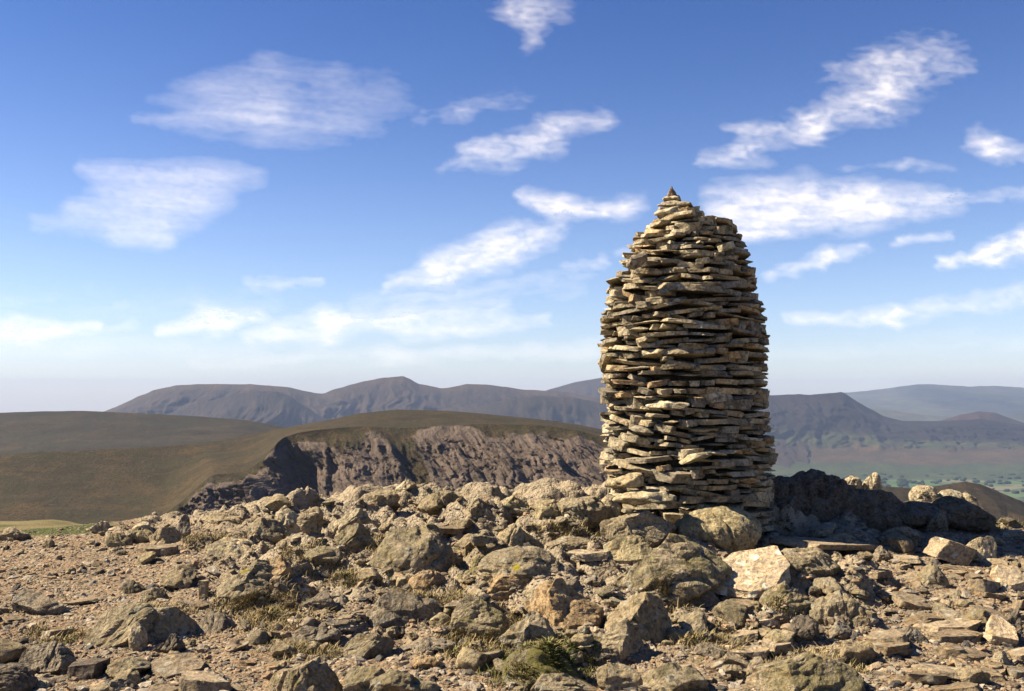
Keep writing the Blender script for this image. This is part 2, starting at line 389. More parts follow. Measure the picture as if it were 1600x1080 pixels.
# hand-placed rocks: px, base py, w, h, (depth/width), style, tint, moss, yaw, tilt(deg about view axis), embed, name, label, [Y override]
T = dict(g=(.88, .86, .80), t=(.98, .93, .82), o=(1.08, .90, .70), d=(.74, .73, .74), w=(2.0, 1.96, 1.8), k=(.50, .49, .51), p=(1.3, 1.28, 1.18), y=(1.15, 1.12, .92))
ROCKS = [
 (12, 848, 52, 26, .8, 'b', 'g', 0, 0, 0, .2, 'boulder', 'grey block cut by the left edge of the picture below the green slope'),
 (152, 834, 34, 24, .8, 'a', 'p', 0, .4, 0, .1, 'boulder', 'small pale block standing up on the skyline at the right end of the green grass'),
 (178, 855, 46, 26, .8, 'b', 't', .3, .4, 0, .2, 'boulder', 'tan rounded rock just below the pale skyline block by the green grass'),
 (212, 850, 50, 30, .8, 'b', 't', .4, 1.4, 0, .2, 'boulder', 'lichen-spotted rock on the skyline with a yellow-green smear on its top'),
 (250, 855, 56, 36, .8, 'a', 't', 0, 2.4, 6, .2, 'boulder', 'leaning tan rock in the left skyline pile of stones'),
 (283, 842, 26, 44, .8, 'a', 'd', 0, .2, -12, .2, 'boulder', 'narrow dark-sided stone on end at the right end of the left skyline pile'),
 (242, 872, 62, 16, .7, 's', 't', 0, 0, 3, .2, 'flat_stone', 'flat stone with black hollow under it below the left skyline pile'),
 (340, 822, 70, 20, .9, 'b', 't', .1, 0, 0, .3, 'boulder', 'low tan hump on the skyline between the left pile and the split blocks'),
 (412, 846, 64, 44, .8, 'b', 'g', .1, .5, 4, .2, 'boulder', 'grey sloping boulder leaning on the left of the tall split blocks'),
 (446, 838, 48, 56, .9, 'a', 'p', 0, .3, 4, .15, 'boulder', 'tall pale cream block on the skyline, left one of the split pair'),
 (482, 836, 40, 52, .9, 'a', 't', 0, .9, -24, .15, 'boulder', 'leaning wedge of grey rock, right one of the split pair on the skyline'),
 (362, 872, 90, 34, .9, 'b', 'p', .1, .5, 4, .3, 'boulder', 'long pale sloping rock in front of the split blocks'),
 (500, 886, 66, 36, .9, 'b', 'g', .3, .5, 0, .3, 'boulder', 'grey mossy boulder dark on its right side, below the split blocks'),
 (546, 826, 64, 36, .9, 'b', 'p', .1, 1.1, 0, .3, 'boulder', 'pale rounded hump in the skyline rocks left of the perched block'),
 (590, 800, 70, 34, 1, 'b', 't', .1, 2.2, 0, .3, 'boulder', 'tan lump of skyline rock right under the perched block'),
 (634, 770, 32, 23, .9, 'a', 'p', 0, .4, 0, .05, 'boulder', 'small pale block perched highest on the skyline left of the cairn'),
 (690, 800, 78, 34, .9, 'b', 't', .2, 1.4, 0, .3, 'boulder', 'broad tan rock on the skyline to the right of the perched block'),
 (745, 812, 56, 40, .9, 'b', 't', .1, 2.1, 0, .3, 'boulder', 'rounded skyline rock between the broad tan rock and the flat-topped one'),
 (795, 806, 66, 34, .9, 'b', 'y', .2, .7, 0, .3, 'boulder', 'flat-topped yellowish rock on the skyline halfway between perched block and cairn'),
 (862, 812, 52, 34, .9, 'b', 'y', .1, .7, 0, .3, 'boulder', 'yellowish-grey rounded rock on the skyline left of the smooth grey hump'),
 (910, 822, 88, 44, .9, 'r', 'g', .1, 1.7, 0, .3, 'boulder', 'smooth grey skyline hump close to the left foot of the cairn'),
 (640, 892, 136, 72, .9, 'b', 'g', .3, .7, 0, .35, 'boulder', 'largest grey rough boulder in the middle of the boulder field'),
 (540, 868, 84, 52, .9, 'b', 'g', .35, 2.0, 0, .35, 'boulder', 'greenish-grey boulder touching the left of the largest rough boulder'),
 (732, 866, 60, 32, .9, 'b', 't', .1, 2.9, 0, .3, 'boulder', 'brown rock in the gap right of the largest rough boulder'),
 (806, 862, 88, 44, .9, 'b', 't', .2, .9, 0, .3, 'boulder', 'wedge-shaped brown rock behind the domed rock with the yellow patch'),
 (812, 910, 132, 58, .9, 'r', 'g', .1, .3, 0, .35, 'boulder', 'domed brown-grey rock with a white edge and bright yellow patch'),
 (892, 862, 80, 24, .8, 'r', 'g', .1, .1, 0, .3, 'boulder', 'long low grey rock left of the boulders at the cairn foot'),
 (926, 878, 78, 13, .7, 's', 'p', 0, .1, 2, .1, 'flat_stone', 'pale pinkish flat slab lying beside the boulders at the cairn foot'),
 (385, 936, 112, 66, .8, 'a', 'g', .05, .4, 0, .25, 'boulder', 'large grey pointed boulder with a yellow patch, left of centre'),
 (428, 905, 46, 40, .8, 'a', 'o', 0, .9, -28, .2, 'boulder', 'reddish leaning rock behind the right of the yellow-patched pointed boulder'),
 (498, 956, 58, 38, .8, 'a', 'k', 0, .7, 0, .15, 'boulder', 'very dark angular block alone on the gravel left of centre'),
 (487, 1014, 74, 34, .8, 'b', 'd', 0, .4, 12, .2, 'boulder', 'dark oblong rock with pale left end, below the very dark angular block'),
 (195, 1010, 170, 70, .8, 'b', 'g', .15, 1.9, 8, .35, 'boulder', 'wide grey sloping outcrop at the left, behind the white upright stone'),
 (258, 985, 60, 44, .8, 'a', 'k', 0, .9, 0, .2, 'boulder', 'dark jagged rock at the right end of the sloping outcrop'),
 (212, 1018, 28, 54, .8, 'r', 'p', 0, 0, 5, .1, 'boulder', 'white upright egg-shaped stone leaning on the sloping outcrop'),
 (262, 1022, 44, 34, .8, 'a', 'k', .1, 1, 0, .2, 'boulder', 'blackish hollowed rock right of the white upright stone'),
 (44, 962, 90, 42, .8, 'b', 'd', 0, .5, 6, .25, 'boulder', 'dark brown rock with paler sloping top near the left edge'),
 (202, 928, 46, 24, .8, 'b', 'k', .2, .6, 0, .25, 'boulder', 'small dark domed rock above the sloping outcrop'),
 (238, 940, 40, 24, .8, 'b', 't', 0, .9, 0, .25, 'boulder', 'tan lump between the dark domed rock and the yellow-patched boulder'),
 (130, 946, 66, 9, .6, 's', 't', 0, .1, 22, .1, 'flat_stone', 'long thin slab slanting up to the dark domed rock at left'),
 (318, 936, 14, 28, .7, 's', 'p', 0, 1.2, 0, .1, 'flat_stone', 'narrow pale upright flake beside the yellow-patched boulder'),
 (332, 990, 64, 36, .8, 'b', 'd', 0, .4, -10, .25, 'boulder', 'brown rock dark to the right, between sloping outcrop and oblong rock'),
 (58, 1056, 84, 54, .9, 'b', 'd', 0, .7, 0, .2, 'boulder', 'dark grey pointed boulder at the lower left'),
 (2, 1092, 76, 58, .9, 'r', 'k', 0, .7, 0, .2, 'boulder', 'black shaded rock in the bottom left corner'),
 (130, 1062, 58, 24, .9, 's', 'k', 0, .5, 8, .2, 'flat_stone', 'dark flat rock to the right of the lower left pointed boulder'),
 (60, 1078, 26, 14, .9, 'r', 'p', 0, .7, 0, .2, 'boulder', 'small pale stone between the corner rock and the pointed boulder'),
 (162, 1092, 66, 26, .9, 'b', 'g', 0, .7, 0, .2, 'boulder', 'grey rock cut by the bottom edge at lower left'),
 (285, 1042, 62, 10, .5, 's', 't', 0, .1, 14, .1, 'flat_stone', 'thin brown splinter of slate lying on lower left gravel'),
 (470, 1100, 116, 70, .9, 'b', 'g', .55, .7, 0, .25, 'boulder', 'mossy knobbly boulder at the bottom left of centre'),
 (602, 1108, 150, 66, .9, 'b', 'g', .3, .9, 0, .3, 'boulder', 'wide lichened outcrop cut by the bottom edge, left of the mossy tussock'),
 (664, 1046, 46, 20, .8, 'r', 'o', 0, .9, 0, .2, 'boulder', 'small smooth orange stone above the bottom outcrop'),
 (630, 988, 122, 78, .9, 'b', 'd', .1, .6, 0, .3, 'boulder', 'big dark grey knobbly boulder below the middle of the boulder field'),
 (668, 926, 62, 36, .9, 'b', 'o', 0, .9, 0, .3, 'boulder', 'orange-brown rock just above the big dark knobbly boulder'),
 (575, 1032, 80, 46, .9, 'b', 'g', .1, .9, 0, .3, 'boulder', 'grey slanting rock below left of the big dark knobbly boulder'),
 (672, 1022, 78, 22, .8, 'b', 'd', 0, .1, 4, .2, 'boulder', 'long dark ledge of rock to the left of the tussock boulder'),
 (748, 1000, 96, 74, .9, 'b', 'g', .55, .2, 0, .3, 'boulder', 'grass-fringed grey rock left of the orange lichened lump'),
 (884, 984, 124, 86, .9, 'b', 'o', .1, .2, 0, .3, 'boulder', 'broad lump covered in orange lichen in the centre foreground'),
 (800, 930, 76, 34, .9, 'b', 'o', 0, .2, 0, .3, 'boulder', 'rust-streaked rock beneath the domed rock with the yellow patch'),
 (832, 1040, 106, 88, .8, 'a', 'g', .1, 2.5, 0, .2, 'boulder', 'grey split boulder standing behind the green tussock'),
 (1002, 1000, 108, 84, .9, 'b', 't', .1, 2.2, 0, .3, 'boulder', 'rust and grey rounded boulder right of the orange lichened lump'),
 (965, 1030, 92, 66, .9, 'b', 'g', .1, 1.2, 0, .3, 'boulder', 'brown knobbly rock with dark right side, in front of the rust and grey boulder'),
 (880, 1100, 110, 40, .9, 'b', 'g', .2, .5, 0, .3, 'boulder', 'grey lichened rock cut by the bottom edge under the green tussock'),
 (1055, 1092, 110, 56, .9, 'b', 'g', .3, .5, 8, .25, 'boulder', 'sloping dark-edged rock at the bottom edge right of the tussock'),
 (1112, 1030, 54, 26, .9, 'b', 'd', .1, .5, 0, .25, 'boulder', 'small dark rock above the sloping bottom rock'),
 (1176, 1032, 66, 12, .7, 's', 'p', 0, .1, 3, .1, 'flat_stone', 'pale flat slab above the mossy outcrop at the bottom'),
 (1195, 1060, 50, 34, .9, 'b', 'd', .1, .5, 0, .25, 'boulder', 'dark knob of rock just under the pale flat slab at the bottom'),
 (1275, 1100, 176, 76, .9, 'b', 'g', .5, .5, 0, .3, 'boulder', 'wide mossy outcrop at the bottom right of centre'),
 (1262, 1010, 50, 48, .9, 'r', 'k', 0, .5, 0, .15, 'boulder', 'dark purple-grey rounded block in front of the green-lichened outcrop'),
 (1318, 1004, 36, 34, .9, 'a', 'd', 0, .5, 0, .15, 'boulder', 'small dark upright block in front of the green-lichened outcrop'),
 (1245, 966, 96, 56, .9, 'b', 'g', .6, .5, 0, .3, 'boulder', 'green-lichened lump of outcrop below the bright tilted slab'),
 (1330, 985, 110, 66, .9, 'b', 'g', .1, .9, 0, .3, 'boulder', 'cracked grey outcrop right of the green-lichened lump'),
 (1268, 914, 110, 48, .9, 'r', 'g', .1, .3, 0, .3, 'boulder', 'smooth olive-grey rock right of the bright tilted slab'),
 (1055, 938, 190, 118, .85, 'b', 'g', .5, .4, 0, .25, 'boulder', 'biggest dark-fronted boulder in front of the cairn'),
 (1128, 862, 140, 78, .75, 'r', 'y', .1, .2, 0, .25, 'boulder', 'rounded lichened boulder with orange crest before the cairn shadow'),
 (990, 880, 96, 48, .8, 'b', 'y', .1, .8, 0, .3, 'boulder', 'low yellowish rock between the big dark-fronted boulder and the cairn foot'),
 (1002, 852, 120, 64, .7, 'b', 'g', .1, .4, 0, .2, 'boulder', 'grey boulder directly under the lowest left slab of the cairn'),
 (954, 822, 40, 54, .8, 'r', 'p', .1, .4, 0, .2, 'boulder', 'pale rounded knob at the left corner of the cairn foot'),
 (1425, 1010, 56, 36, .9, 'b', 'd', 0, .5, 0, .2, 'boulder', 'purple-grey rock with a small orange cap on the right gravel'),
 (1474, 832, 36, 42, .9, 'a', 'd', 0, .5, 0, .1, 'boulder', 'grey upright stone at the lower edge of the cairn shadow'),
 (1385, 880, 32, 32, .9, 'b', 'd', 0, .5, 0, .15, 'boulder', 'small dark knob among the flat slabs at right'),
 (1320, 860, 62, 26, .9, 'b', 't', 0, .5, 0, .2, 'boulder', 'low tan rock at the near edge of the cairn shadow'),
 (1420, 852, 70, 34, .9, 'b', 'g', 0, .5, 0, .2, 'boulder', 'grey-brown rock beside the upright stone at the shadow edge'),
 (1460, 920, 60, 44, .9, 'b', 'g', .2, .5, 0, .2, 'boulder', 'brown lichened rock between the leaning slab and the white right-edge slab'),
 (1590, 1000, 30, 60, .9, 'b', 'k', .1, .5, 0, .2, 'boulder', 'dark rock cut by the right edge behind the square white slab'),
 (1570, 1042, 30, 30, .9, 'a', 'p', .0, .5, 0, .2, 'boulder', 'small pale angular stone below the square white slab'),
]
rocks_out = []
def rock_obj(name, p, f, mat, loc, tint, moss=0.0, parent=None, attrs=None):
    o = mesh_np(name, p, f, mat, parent, attrs=attrs, loc=loc, smooth_=False)
    o.color = (tint[0], tint[1], tint[2], 1-moss)
    return o
def place_rock(px, py, w, h, dr, st, tint, moss, yaw, tilt, emb, name, label, Y=None, mat=None, detail=None, seed=None, pitch=0.0, zoff=None):
    rng = np.random.default_rng(seed if seed is not None else int(px*7+py))
    if Y is None:
        r = hit(px, py)
        x, yy, z = r
    else:
        x, yy, _ = at(px, py, Y); z = float(ground_z(x, yy)); x = float(x)
        z = float(at(px, py, Y)[2])
    wm = w/F*yy; hm = h/F*yy
    dm = wm*dr
    if st != 's': emb = emb*1.3+.15; hm *= .80; wm *= 1.04
    full = hm*(1+emb)
    detail = detail or (6 if w > 70 else 5)
    if st == 's': detail = min(detail, 5)
    lay = bool(pitch) and st == 's'
    p, f = rock_shape(rng, (wm, dm*1.5, .055) if lay else (wm, dm, full), st, detail)
    p = p@rot('Z', yaw if st == 's' else 0).T
    if pitch: p = p@rot('X', pitch).T
    if tilt: p = p@rot('Y', -math.radians(tilt)).T
    # keep the footprint as asked
    p[:, 0] *= wm/(p[:, 0].max()-p[:, 0].min()); p[:, 2] *= 1 if lay else full/(p[:, 2].max()-p[:, 2].min())
    p[:, 2] -= p[:, 2].min()
    loc = (x, yy+dm*.42, z-hm*emb)
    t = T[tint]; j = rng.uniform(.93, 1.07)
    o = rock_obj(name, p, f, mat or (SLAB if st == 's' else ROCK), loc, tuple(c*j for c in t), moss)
    tag(o, label, 'boulder' if name == 'boulder' else 'flat stone', 'boulders of the summit' if name == 'boulder' else 'flat slabs of slate')
    rocks_out.append((o, x, yy+dm*.42, wm/2, dm/2))
    return o
named = {}
for r in ROCKS:
    named[r[12]] = place_rock(*r)

# bright slabs
EXTRA = [
 dict(px=1182, py=924, w=132, h=44, dr=.5, st='s', tint='w', moss=0, yaw=.5, tilt=8, emb=.25, name='flat_stone', label='bright cream slab tilted to the sun right of the big dark-fronted boulder', pitch=.48),
 dict(px=1300, py=862, w=170, h=14, dr=.5, st='s', tint='p', moss=0, yaw=.1, tilt=-6, emb=.2, name='flat_stone', label='long pale slab along the near edge of the cairn shadow'),
 dict(px=1585, py=924, w=52, h=30, dr=.7, st='s', tint='w', moss=0, yaw=.3, tilt=-4, emb=.1, name='flat_stone', label='white slab cut by the right edge of the picture', pitch=.6),
 dict(px=1571, py=1010, w=52, h=32, dr=.8, st='s', tint='w', moss=0, yaw=.1, tilt=-3, emb=.1, name='flat_stone', label='square pinkish white slab lying at the lower right', pitch=.5),
 dict(px=1500, py=884, w=84, h=40, dr=.5, st='s', tint='p', moss=0, yaw=.1, tilt=-28, emb=.2, name='flat_stone', label='brown slab leaning steeply among the right-hand slabs'),
 dict(px=1540, py=880, w=50, h=50, dr=.4, st='a', tint='p', moss=0, yaw=.1, tilt=-38, emb=.1, name='flat_stone', label='thick upright slab beside the steeply leaning brown one'),
 dict(px=1500, py=995, w=96, h=16, dr=.6, st='s', tint='p', moss=0, yaw=.1, tilt=4, emb=.1, name='flat_stone', label='wide brown slab with black gap under it, left of the square white slab'),
 dict(px=1500, py=1008, w=90, h=12, dr=.6, st='s', tint='t', moss=0, yaw=.4, tilt=0, emb=.2, name='flat_stone', label='lower grey slab under the wide brown slab'),
 dict(px=1160, py=1003, w=60, h=12, dr=.7, st='s', tint='p', moss=0, yaw=.4, tilt=8, emb=.2, name='flat_stone', label='pinkish flake left of the dark purple-grey block'),
 dict(px=1205, py=978, w=50, h=12, dr=.7, st='s', tint='w', moss=0, yaw=.4, tilt=8, emb=.2, name='flat_stone', label='pale flake just under the green-lichened lump'),
]
for e in EXTRA: place_rock(**e)

# rocks of the low bank behind and right of the cairn
BANK = [  # k tint: shade on these humps is partly put into their colour
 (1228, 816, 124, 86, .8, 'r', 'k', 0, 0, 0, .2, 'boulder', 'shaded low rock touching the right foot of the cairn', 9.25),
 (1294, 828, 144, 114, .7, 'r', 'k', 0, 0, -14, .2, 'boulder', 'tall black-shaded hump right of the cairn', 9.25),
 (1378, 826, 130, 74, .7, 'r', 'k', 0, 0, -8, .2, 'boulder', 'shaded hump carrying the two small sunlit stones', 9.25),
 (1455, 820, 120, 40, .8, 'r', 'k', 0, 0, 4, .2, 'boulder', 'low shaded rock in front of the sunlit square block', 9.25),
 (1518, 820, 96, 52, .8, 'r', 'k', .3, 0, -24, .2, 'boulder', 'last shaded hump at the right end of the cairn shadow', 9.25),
 (1336, 760, 28, 20, .8, 'r', 'p', 0, 0, 0, .3, 'boulder', 'small rounded sunlit stone left of the pointed upright one', 10.7),
 (1366, 776, 34, 46, .8, 'r', 'p', 0, 0, -22, .25, 'boulder', 'pointed pale sunlit stone on end above the shadow', 10.7),
 (1449, 792, 44, 40, .8, 'r', 'p', 0, 0, 0, .15, 'boulder', 'square sunlit block behind the shadow at right', 10.9),
 (1492, 792, 44, 32, .9, 'r', 'p', 0, 0, 0, .2, 'boulder', 'knobbly sunlit rock right of the square sunlit block', 10.9),
 (1518, 796, 30, 32, .9, 'r', 'p', 0, 0, 0, .2, 'boulder', 'rightmost sunlit knob on the rocks behind the shadow', 10.9),
]
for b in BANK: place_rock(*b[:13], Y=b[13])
# yellow patches: find the surface point on the two rocks and give them their own material
bpy.context.view_layer.update()
def patch(o, px, py, r, nm):
    me = o.data; vs = [v.co+o.location for v in me.vertices]
    bvh = BVHTree.FromPolygons(vs, [tuple(p.vertices) for p in me.polygons])
    d = Vector([float(c) for c in ray(px, py)]).normalized()
    h = bvh.ray_cast(Vector((0, 0, EYE)), d)[0]
    if h is None: return
    me.materials[0] = rock_material(nm, *RC, .4, spot=(tuple(h), r))
patch(named['large grey pointed boulder with a yellow patch, left of centre'], 381, 893, .034, 'yellow_patched_rock')
patch(named['domed brown-grey rock with a white edge and bright yellow patch'], 806, 886, .034, 'yellow_patched_dome')

# ------------------------------------------------------------------ loose stones (individuals)
KINDS = []
for k in range(14):
    rng = np.random.default_rng(500+k)
    st = 'a' if k % 2 else 'b'
    p, f = rock_shape(rng, (1, rng.uniform(.7, 1), rng.uniform(.5, .75)), st, 4)
    o = mesh_np('loose_stone', p, f, ROCK, link=False); KINDS.append(o)
SLABS = []
for k in range(10):
    rng = np.random.default_rng(600+k)
    p, f = rock_shape(rng, (1, rng.uniform(.6, .9), rng.uniform(.12, .2)), 's', 4)
    o = mesh_np('flat_stone', p, f, SLAB, link=False); SLABS.append(o)
def scatter_px(n, dens, seed, pymin=790, pymax=1095):
    """sample ground points by picture density so that nearer ground is not starved"""
    rng = np.random.default_rng(seed); out = []
    while len(out) < n:
        px = rng.uniform(-20, 1620, n*2); py = pymin+(pymax-pymin)*rng.uniform(0, 1, n*2)
        k = rng.uniform(0, 1, n*2) < dens(px, py)
        for a, b in zip(px[k], py[k]): out.append((a, b))
        if len(out) > n: out = out[:n]
    return np.array(out)
# vectorised ground hit through a table
TX = np.arange(-60, 1690, 12.); TY = np.arange(760, 1112, 6.)
HT = np.full((len(TY), len(TX)), np.nan)
_Ys = np.arange(4.3, 13, .05)
for i, a in enumerate(TX):
    x, y, z = at(a, TY[:, None], _Ys[None, :])
    g = ground_z(x+0*y, y+0*z)
    hit_ = z <= g
    k = hit_.argmax(1); ok = hit_.any(1)
    HT[:, i] = np.where(ok, _Ys[k], np.nan)
def tab_hit(px, py):
    i = np.clip(((px-TX[0])/12).round().astype(int), 0, len(TX)-1); j = np.clip(((py-TY[0])/6).round().astype(int), 0, len(TY)-1)
    Y = HT[j, i]
    x, _, _ = at(px, py, Y)
    return x, Y
def d_stone(px, py):
    p = .35+.65*smooth(300, 500, px)*(1-smooth(1250, 1400, px))
    return p*(.55+.45*smooth(1060, 880, py))
LS = [('small tan stone lying loose among the boulders left of and before the cairn', 't'), ('small dark stone lying loose among the boulders and gravel', 'd'),
      ('small grey stone lying loose among the boulders and gravel', 'g'), ('small pale stone lying loose on the gravel between boulders', 'p')]
pts = scatter_px(290, d_stone, 21)
x_, y_ = tab_hit(pts[:, 0], pts[:, 1])
rng = np.random.default_rng(33)
def clear_of(x, y, r):
    for (o, cx, cy, a, b) in rocks_out:
        if ((x-cx)/(a+r*.3))**2+((y-cy)/(b+r*.3))**2 < .8: return False
    return not ((x-1.6)**2+(y-9.1)**2 < .9)
cnt = 0
for x, y in zip(x_, y_):
    if not np.isfinite(y): continue
    s = float(rng.choice([.07, .1, .14, .2, .27], p=[.26, .3, .24, .14, .06]))*rng.uniform(.8, 1.2)
    if not clear_of(x, y, s): continue
    k = int(rng.choice([0, 1, 2, 3], p=[.4, .16, .32, .12])); lab, tn = LS[k]
    o = KINDS[int(rng.integers(len(KINDS)))].copy(); COL.objects.link(o)
    o.scale = (s, s, s*rng.uniform(.8, 1.1)); o.rotation_euler = (rng.uniform(-.3, .3), rng.uniform(-.3, .3), rng.uniform(0, 6.28))
    o.location = (x, y, float(ground_z(x, y))+s*.12)
    t = T[tn]; j = rng.uniform(.85, 1.15); o.color = (t[0]*j, t[1]*j, t[2]*j, 1-.3*rng.uniform(0, 1))
    tag(o, lab, 'stone', 'loose '+{'t': 'tan', 'd': 'dark', 'g': 'grey', 'p': 'pale'}[tn]+' stones of the summit'); cnt += 1
def d_slab(px, py):
    a = smooth(1290, 1400, px)*smooth(1080, 1000, py)*smooth(838, 850, py)
    b = .10*np.ones_like(px)
    c = smooth(1380, 1480, px)*.8
    return np.clip(np.maximum(np.maximum(a*(.55+.45*np.exp(-((py-880)/30)**2)), b), c*smooth(830, 850, py)), 0, 1)
pts = scatter_px(340, d_slab, 22)
x_, y_ = tab_hit(pts[:, 0], pts[:, 1])
for x, y in zip(x_, y_):
    if not np.isfinite(y): continue
    s = float(rng.choice([.08, .12, .19, .28], p=[.34, .34, .22, .10]))*rng.uniform(.8, 1.2)
    if not clear_of(x, y, s): continue
    right = px_of(x, y) > 1250
    tn = ['p', 't', 'g', 'o'][int(rng.choice(4, p=[.4, .3, .22, .08]))]
    o = SLABS[int(rng.integers(len(SLABS)))].copy(); COL.objects.link(o)
    o.scale = (s, s, s*rng.uniform(.8, 1.6)); o.rotation_euler = (rng.normal(0, .16), rng.normal(0, .16), rng.uniform(0, 6.28))
    o.location = (x, y, float(ground_z(x, y))+s*.05)
    t = T[tn]; j = rng.uniform(.8, 1.1); o.color = (t[0]*j, t[1]*j, t[2]*j, 1)
    tag(o, 'thin flat piece of slate strewn over the ground right of the cairn' if right else 'thin flat piece of slate strewn among the boulders before the cairn', 'flat stone',
        'slate pieces right of the cairn' if right else 'slate pieces among the boulders')

# ------------------------------------------------------------------ gravel (stuff)
def cloud_of(name, n, smin, smax, det, dens, seed, cols, power=2.2, pymin=790):
    rng = np.random.default_rng(seed)
    pts = scatter_px(n, dens, seed, pymin)
    x, y = tab_hit(pts[:, 0]+rng.uniform(-3, 3, n), pts[:, 1]+rng.uniform(-2, 2, n))
    ok = np.isfinite(y); x, y = x[ok], y[ok]
    x = x+rng.normal(0, .04, len(x)); y = y+rng.normal(0, .08, len(y))
    z = ground_z(x, y); n = len(x)
    s = smin+(smax-smin)*rng.uniform(0, 1, n)**power
    bv, bf = ico(det)
    V = np.repeat(bv[None], n, 0)*(1+rng.uniform(-.28, .28, (n, len(bv), 1)))
    sc = np.stack([rng.uniform(.8, 1.4, n), rng.uniform(.6, 1., n), rng.uniform(.3, .7, n)], -1)*s[:, None]/2
    V = V*sc[:, None, :]
    a = rng.uniform(0, 6.28, n); ca, sa = np.cos(a), np.sin(a)
    b = rng.normal(0, .35, n); cb, sb = np.cos(b), np.sin(b)
    vx, vy, vz = V[..., 0], V[..., 1], V[..., 2]
    vx, vz = vx*cb[:, None]-vz*sb[:, None], vx*sb[:, None]+vz*cb[:, None]
    vx, vy = vx*ca[:, None]-vy*sa[:, None], vx*sa[:, None]+vy*ca[:, None]
    V = np.stack([vx+x[:, None], vy+y[:, None], vz+(z-s*.02)[:, None]], -1).reshape(-1, 3)
    Fc = (bf[None]+(np.arange(n)*len(bv))[:, None, None]).reshape(-1, 3)
    ci = rng.integers(0, len(cols), n); c = np.array(cols)[ci]*rng.uniform(.7, 1.25, (n, 1))
    return mesh_np(name, V, Fc, PEB, smooth_=False, attrs={'tint': np.repeat(c, len(bv), 0)})
PEB, N_ = material('pebble')
P_ = N_.add('ShaderNodeNewGeometry').outputs['Position']
vm = N_.add('ShaderNodeVectorMath', operation='SCALE'); N_.put(vm.inputs[0], N_.attr('tint', 'Color'))
N_.put(vm.inputs['Scale'], N_.math('MULTIPLY_ADD', N_.noise(P_, 60, 4, .7), 1.2, .4)); N_.put(N_.bsdf.inputs['Base Color'], vm.outputs[0])
N_.put(N_.bsdf.inputs['Normal'], N_.bump(N_.noise(P_, 120, 3, .6), .006, 1))
d_grav = lambda px, py: .45+.55*np.maximum(smooth(420, 250, px), smooth(1300, 1420, px))
GC = [(.42, .315, .205), (.33, .25, .165), (.52, .41, .285), (.25, .205, .15), (.46, .31, .19), (.38, .32, .24)]
tag(cloud_of('gravel', 42000, .008, .035, 1, d_grav, 41, GC), kind='stuff')
tag(cloud_of('stone_rubble', 5200, .03, .09, 2, lambda px, py: .6+.4*smooth(1250, 1380, px)+0*py, 42, GC+[(.12, .11, .10), (.48, .41, .31)]), kind='stuff')

# ------------------------------------------------------------------ grass (stuff)
def grass_blades():
    rng = np.random.default_rng(5); V = []; C = []
    for (a, b, ra, rb, s_) in GRASS_SPOTS[1:]:
        nt = int(2.2*s_*math.sqrt(ra*rb)*1.6)
        px = a+rng.normal(0, ra*.55, nt); py = np.minimum(b+rng.normal(0, rb*.55, nt), 1098)
        x, y = tab_hit(px, py)
        green = (b > 1020 and 780 < a < 910) or s_ > .85
        for X0, Y0 in zip(x, y):
            if not np.isfinite(Y0): continue
            nb = 34; tu = rng.uniform(.6, 1.2)
            bx = X0+rng.normal(0, .035, nb); by = Y0+rng.normal(0, .035, nb); bz = ground_z(bx, by)-.01
            h = rng.uniform(.02, .06, nb)*tu; ang = rng.uniform(0, 6.28, nb); lean = rng.uniform(.3, 1.3, nb)*h
            w = .0028
            dx, dy = np.cos(ang), np.sin(ang)
            p0 = np.stack([bx-dy*w, by+dx*w, bz], -1); p1 = np.stack([bx+dy*w, by-dx*w, bz], -1)
            mx, my, mz = bx+dx*lean*.35, by+dy*lean*.35, bz+h*.65
            p2 = np.stack([mx+dy*w*.8, my-dx*w*.8, mz], -1); p3 = np.stack([mx-dy*w*.8, my+dx*w*.8, mz], -1)
            p4 = np.stack([bx+dx*lean-dy*.0006, by+dy*lean+dx*.0006, bz+h], -1); p5 = np.stack([bx+dx*lean+dy*.0006, by+dy*lean-dx*.0006, bz+h], -1)
            V.append(np.stack([p0, p1, p2, p3, p4, p5], 1).reshape(-1, 3))
            base = np.array([(.12, .13, .04), (.19, .17, .06)][rng.integers(2)] if green or rng.random() < .15 else [(.42, .32, .16), (.33, .26, .12)][rng.integers(2)])
            C.append(np.repeat(base[None]*rng.uniform(.9, 1.7, (nb, 1)), 6, 0))
    V = np.concatenate(V); C = np.concatenate(C); n = len(V)//6
    q = np.array([[0, 1, 2, 3], [3, 2, 5, 4]])
    return mesh_np('grass', V, (q[None]+6*np.arange(n)[:, None, None]).reshape(-1, 4), GRM, attrs={'tint': C})
GRM, N_ = material('dry_grass'); N_.put(N_.bsdf.inputs['Base Color'], N_.attr('tint', 'Color'))
tag(grass_blades(), kind='stuff')
